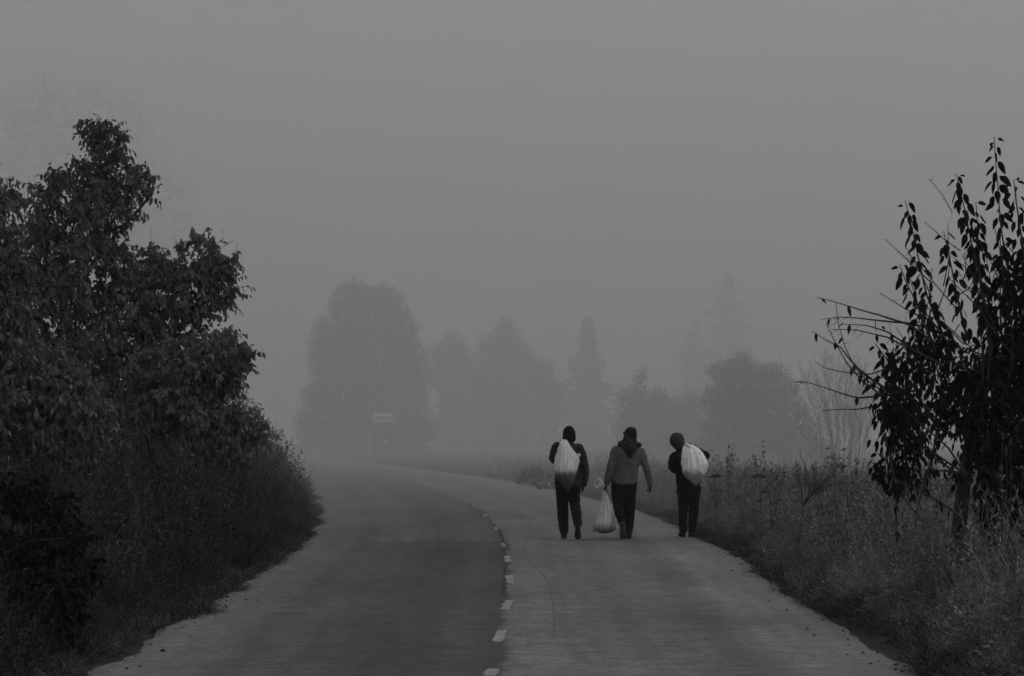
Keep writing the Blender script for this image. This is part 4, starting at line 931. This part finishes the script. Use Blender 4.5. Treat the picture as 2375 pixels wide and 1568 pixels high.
# ---- walker on the right, leaning, sack on his right shoulder
def p3(root):
    Lleg = [(-.080, .0, .84), (-.075, .02, .66), (-.072, .05, .48), (-.072, .05, .34), (-.076, .04, .20), (-.076, .02, .10)]
    Rleg = [(.100, .0, .84), (.100, .0, .66), (.098, .02, .48), (.088, .01, .34), (.074, -.02, .20), (.060, -.03, .10)]
    Larm = [(-.195, .0, 1.27), (-.235, .01, 1.19), (-.245, .04, 1.09), (-.215, .10, 1.06), (-.15, .17, 1.13), (-.09, .19, 1.22)]
    Rarm = [(.14, .0, 1.29), (.215, .0, 1.290), (.285, .02, 1.275), (.25, .09, 1.29), (.18, .16, 1.35), (.10, .14, 1.40)]
    body = [stack([(.78, .01, 0, .10, .08), (.88, .01, 0, .15, .105), (1.02, .0, 0, .135, .10), (1.15, -.03, 0, .15, .105), (1.27, -.05, 0, .155, .10), (1.33, -.075, 0, .11, .08), (1.37, -.10, 0, .06, .06)]), limb([(-.085, 0, 1.32), (-.12, .01, 1.39), (-.15, .02, 1.45)], [.062, .055, .055])]
    body += [limb(Lleg, [.085, .078, .06, .056, .048, .040]), limb(Rleg, [.085, .078, .06, .056, .048, .040]), limb(Larm, [.05, .045, .04, .04, .034, .028]), limb(Rarm, [.05, .045, .04, .038, .032, .027])]
    body += head_shapes((-.165, .03, 1.500), -.16) + hand((.10, .14, 1.405), (-.7, -.5, .5), (0, -1, -.3), 1.1) + hand((-.09, .19, 1.23), (.6, .1, .6), (0, -1, 0), .9)
    fuse('body', body, .006, M_skin, root, smooth=2)
    tr = [stack([(.58, .01, 0, .06, .09), (.68, .012, 0, .175, .12), (.80, .015, 0, .186, .125), (.92, .01, 0, .17, .12), (.96, 0, 0, .15, .1)]),
          limb(Lleg, [(.098, .11), (.084, .10), (.076, .088), (.070, .08), (.064, .07), (.056, .062)], 18), limb(Rleg, [(.100, .11), (.092, .10), (.082, .09), (.076, .08), (.066, .07), (.056, .062)], 18)]
    fuse('trousers', tr, .009, M_black, root, .020, .09, 3, 11)
    fuse('undershirt', [stack([(.67, .016, -.005, .188, .132), (.70, .016, -.005, .196, .14), (.80, .014, -.005, .188, .135), (.90, .01, -.003, .175, .125)], 26)], .009, M_jack3, root, .015, .07, 2, 12)
    jk = [stack([(.83, .010, -.005, .198, .138), (.86, .010, -.005, .200, .142), (.93, .004, -.005, .194, .14), (1.05, -.012, -.005, .188, .135), (1.17, -.030, -.005, .190, .13), (1.25, -.035, -.005, .192, .122), (1.31, -.045, -.004, .165, .105), (1.36, -.08, .0, .11, .09), (1.40, -.11, .0, .085, .08)], 30),
          limb(Larm, [.078, .076, .066, .064, .058, .048], 16), limb(Rarm, [.078, .076, .076, .068, .058, .050], 16)]
    fuse('jacket', jk, .009, M_jack3, root, .024, .09, 3, 13)
    fuse('knit_hood', [cap_shapes((-.165, .012, 1.510), .116, .126, -.05, .132, (.0, 0), -.10), stack([(1.365, -.115, .01, .065, .075), (1.40, -.130, .01, .092, .10), (1.45, -.155, .012, .114, .122), (1.50, -.166, .012, .118, .128)])], .008, M_grey_knit, root, .012, .05, 3, 14)
    for hl, to in (((-.078, -.03, 0), (-.092, .22, 0)), ((.060, -.08, 0), (.066, .17, 0))):
        fuse('shoe', [shoe_shapes(hl, to, (0, 0, 1), .055)], .006, M_boot, root, smooth=1)
person('leaning walker in black with grey knit hood, sack on his right shoulder', 1594.7, 38.0, p3)

# ---- the three sacks
def sack_mat(name, c, cdark, zsplit, wob):  # lower part painted darker: underside shade plus contents showing through the weave
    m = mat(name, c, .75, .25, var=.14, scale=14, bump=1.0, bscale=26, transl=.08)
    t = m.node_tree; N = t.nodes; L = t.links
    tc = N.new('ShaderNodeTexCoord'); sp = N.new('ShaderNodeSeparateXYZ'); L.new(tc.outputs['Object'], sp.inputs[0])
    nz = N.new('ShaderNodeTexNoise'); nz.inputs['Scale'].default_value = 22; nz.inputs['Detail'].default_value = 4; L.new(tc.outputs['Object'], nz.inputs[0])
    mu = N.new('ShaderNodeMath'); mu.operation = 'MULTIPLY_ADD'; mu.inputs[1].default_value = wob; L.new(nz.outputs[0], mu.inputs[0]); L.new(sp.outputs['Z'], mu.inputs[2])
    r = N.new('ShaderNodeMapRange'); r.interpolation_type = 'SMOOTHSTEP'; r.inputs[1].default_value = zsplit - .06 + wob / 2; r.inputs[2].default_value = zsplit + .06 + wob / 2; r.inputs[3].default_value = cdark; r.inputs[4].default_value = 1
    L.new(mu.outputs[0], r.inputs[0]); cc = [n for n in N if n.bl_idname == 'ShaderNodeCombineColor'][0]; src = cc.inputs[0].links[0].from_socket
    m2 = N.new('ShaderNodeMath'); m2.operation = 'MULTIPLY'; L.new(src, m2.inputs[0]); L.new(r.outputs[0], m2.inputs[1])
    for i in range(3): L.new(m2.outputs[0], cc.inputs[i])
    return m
def sack(name, root, rows, m, pleats=13, amp=.10, y0=-.15, seed=0, fold_z=(.0, 1.)):
    """rows from mouth to bottom: z, left x, right x, depth towards the camera (half), y of the middle"""
    rows = np.array(rows, float); k = np.linspace(0, len(rows) - 1, 44); R_ = np.stack([np.interp(k, np.arange(len(rows)), rows[:, c]) for c in range(5)], 1); R_ = R_
    cr = [(random.Random(seed * 31 + j).uniform(PI * 1.02, PI * 1.98), random.Random(seed * 17 + j).uniform(-.35, .35), random.Random(seed * 5 + j).uniform(.35, .85), random.Random(seed * 7 + j).uniform(.10, .24)) for j in range(11)]
    n = 150; a = np.arange(n) * 2 * PI / n; V = []; r = random.Random(seed); ph = [r.uniform(0, 6) for _ in range(6)]
    for i, (z, xl, xr, dp, yc) in enumerate(R_):
        t = i / 43; g = 1.5 * amp * (1 - t) ** .6 * (.45 + .55 * min(1, t * 5))
        w1 = sum(c_ * np.sin(fq * a + ph[j_] + t * dr) for j_, (fq, c_, dr) in enumerate(((3, .5, .8), (5, .7, -1.1), (8, .8, .9), (13, .75, -.6), (19, .45, 1.3), (29, .25, -2))))
        rad = 1 + g * np.tanh(w1 * 1.1) * .62 + .03 * np.sin(a * 3 + ph[2] + t * 5) + .02 * np.sin(a * 5 + t * 14 + ph[3]) + .02 * np.sin(a * 9 + t * 31 + ph[4]) * t
        for c0_, dr_, te_, dp_ in cr:
            if t < te_: rad = rad - dp_ * (1 - t / te_) ** .6 * min(1, .3 + t * 5) * np.exp(-((a - c0_ - dr_ * t) / (.05 + .06 * t)) ** 2)
        cx_, cz_ = np.cos(a) * (xr - xl) * 4 + 40 + seed, np.sin(a) * dp * 6 + z * 9 + 40
        rg = 1 - np.abs(2 * vnoise(cx_, cz_, 1.0, 70 + seed) - 1); rg2 = 1 - np.abs(2 * vnoise(cx_, cz_, 2.3, 80 + seed) - 1); rad = rad + .10 * (rg - .5) * min(1, t * 3) + .05 * (rg2 - .5)
        V.append(np.stack([(xl + xr) / 2 + np.cos(a) * (xr - xl) / 2 * rad, yc + np.sin(a) * dp * rad, np.full(n, z) + .006 * np.sin(a * 4 + t * 9)], 1))
    V = np.concatenate(V + [[[(R_[0, 1] + R_[0, 2]) / 2, R_[0, 4], R_[0, 0]]], [[(R_[-1, 1] + R_[-1, 2]) / 2, R_[-1, 4], R_[-1, 0]]]]); f = ring_tris(n, 44); A_ = len(V) - 2
    for j in range(n): f += [(A_, (j + 1) % n, j), (A_ + 1, 43 * n + j, 43 * n + (j + 1) % n)]
    f = [(x, z_, y) for x, y, z_ in f]
    return make(name, V, f, m, root, True)
def sack_root(px, Yw, label):
    g = at(px, 1010, Yw); root = empty('sack', (g[0], Yw, road_z(g[0], Yw))); tag(root, label, 'sack', 'white woven sacks carried by the walkers'); return root
r1 = sack_root(1317.3, 37.15, 'white sack over the shoulder of the walker in charcoal, dark at its lower end')
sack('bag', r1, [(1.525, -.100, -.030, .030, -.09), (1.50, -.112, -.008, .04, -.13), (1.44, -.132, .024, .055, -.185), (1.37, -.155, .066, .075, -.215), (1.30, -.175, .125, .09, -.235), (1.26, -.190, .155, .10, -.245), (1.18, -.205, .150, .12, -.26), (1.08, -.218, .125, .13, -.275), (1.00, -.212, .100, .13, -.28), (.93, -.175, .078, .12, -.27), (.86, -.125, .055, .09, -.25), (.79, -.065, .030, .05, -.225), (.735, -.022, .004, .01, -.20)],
     sack_mat('woven_sack_shaded_end', .58, .17, 1.04, .10), 11, .13, seed=1)  # shade of the underside and dark contents, both put into the colour
mb = MB(); mb.add(*tube([(.160, -.22, 1.285), (.150, -.25, 1.18), (.118, -.27, 1.05), (.082, -.30, .95), (.052, -.29, .86)], [.012, .012, .013, .012, .008], 8)); mb.add(*tube([(.13, -.27, 1.25), (.168, -.20, 1.30), (.185, -.19, 1.275)], [.035, .022, .006], 8)); mb.build('hem', M_hood2 and mat('sack_hem', .35, .8, .2, var=.3, scale=20), r1, True)
sack('neck', r1, [(1.545, -.11, -.045, .03, .06), (1.535, -.115, -.035, .04, .02), (1.52, -.112, -.028, .045, -.03), (1.50, -.11, -.02, .03, -.09)], mat('woven_sack_neck', .38, .75, .25, var=.1), 9, .1, seed=2)
r2 = sack_root(1451.5, 37.3, 'bulging white sack hanging by its tied neck from the hand of the middle walker')
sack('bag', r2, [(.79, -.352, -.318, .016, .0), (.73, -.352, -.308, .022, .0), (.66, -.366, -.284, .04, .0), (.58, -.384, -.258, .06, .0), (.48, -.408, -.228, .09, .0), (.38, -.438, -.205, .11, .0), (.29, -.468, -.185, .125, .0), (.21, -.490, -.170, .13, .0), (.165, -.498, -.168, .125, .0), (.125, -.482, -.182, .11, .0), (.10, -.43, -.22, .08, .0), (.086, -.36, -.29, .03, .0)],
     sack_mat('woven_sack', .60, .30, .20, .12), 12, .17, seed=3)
mb = MB(); mb.add(*tube([(-.455, .0, .16), (-.495, .0, .128), (-.528, .0, .112)], [.05, .022, .003], 10)); mb.build('corner', mat('woven_sack_corner', .35, .75, .25), r2, True)
mb = MB()
for pts in ([(-.335, 0, .80), (-.35, -.02, .87), (-.39, -.02, .905), (-.44, -.02, .915), (-.475, 0, .89)], [(-.335, .0, .82), (-.38, -.02, .84), (-.43, -.02, .80), (-.47, 0, .80), (-.48, 0, .86)], [(-.34, 0, .83), (-.37, -.02, .88), (-.40, -.02, .93), (-.415, 0, .95)], [(-.335, 0, .83), (-.39, 0, .87), (-.42, 0, .84), (-.455, .01, .77), (-.43, .0, .755)]):
    mb.add(*ribbon(pts, np.linspace(.045, .02, len(pts)), np.array([.2, .6, .75])))
mb.add(*tube([(-.335, 0, .78), (-.345, -.01, .83), (-.36, -.01, .87)], [.02, .035, .012], 9)); o = mb.build('tied_end', mat('woven_plastic_end', .6, .6, .3, transl=.2), r2, True)
r3 = sack_root(1594.7, 38.0, 'bright white knotted sack resting on the right shoulder of the leaning walker')
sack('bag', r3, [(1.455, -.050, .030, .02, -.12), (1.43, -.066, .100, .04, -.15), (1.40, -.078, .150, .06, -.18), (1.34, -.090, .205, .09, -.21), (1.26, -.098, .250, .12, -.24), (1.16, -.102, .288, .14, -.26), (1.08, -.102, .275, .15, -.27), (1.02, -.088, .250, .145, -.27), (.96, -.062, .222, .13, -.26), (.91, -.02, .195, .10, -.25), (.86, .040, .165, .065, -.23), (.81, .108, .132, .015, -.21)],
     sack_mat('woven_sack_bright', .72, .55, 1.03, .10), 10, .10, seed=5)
mb = MB(); mb.add(*tube([(.0, -.19, 1.40), (.03, -.235, 1.385), (.055, -.22, 1.38)], [.022, .034, .02], 10)); mb.add(*tube([(-.035, -.15, 1.46), (-.01, -.19, 1.43), (.03, -.23, 1.39)], [.026, .03, .02], 10)); M_thread = mat('sack_thread', .6, .7, .2); mb.build('knot', mat('woven_sack_knot', .5, .75, .25, var=.1), r3, True)
mb = MB()
for pts in ([(.20, -.22, .93), (.235, -.22, .88), (.25, -.22, .84)], [(.15, -.22, .86), (.20, -.22, .83), (.26, -.22, .80)], [(.285, -.25, 1.14), (.305, -.25, 1.12), (.31, -.25, 1.09)]): mb = MB(); mb.add(*ribbon(pts, .008, np.array([.3, 0, 1.]))); mb.build('loose_thread', M_thread, r3)

# a fallen twig and pebbles along the edges (single small stones on the asphalt)
mb = MB()
r_ = random.Random(5)
for _ in range(330):
    Y = 15 * (62 / 15) ** r_.random(); s_ = r_.choice([-1, 1]); e = XL(Y) if s_ < 0 else XR(Y); X = e - s_ * abs(r_.gauss(0, .22)); q_ = r_.uniform(.004, .013) * (1.6 if r_.random() < .08 else 1)
    V, f = tube([(X, Y, road_z(X, Y) - .002), (X, Y, road_z(X, Y) + q_ * .5), (X + .002, Y, road_z(X, Y) + q_)], [q_, q_ * 1.1, q_ * .5], 6); mb.add(V, f)
tag(mb.build('grit', mat('loose_grit', .045, .9, .1, island=.6)), 'loose pebbles and clods scattered along the road edges', 'grit', kind='stuff')
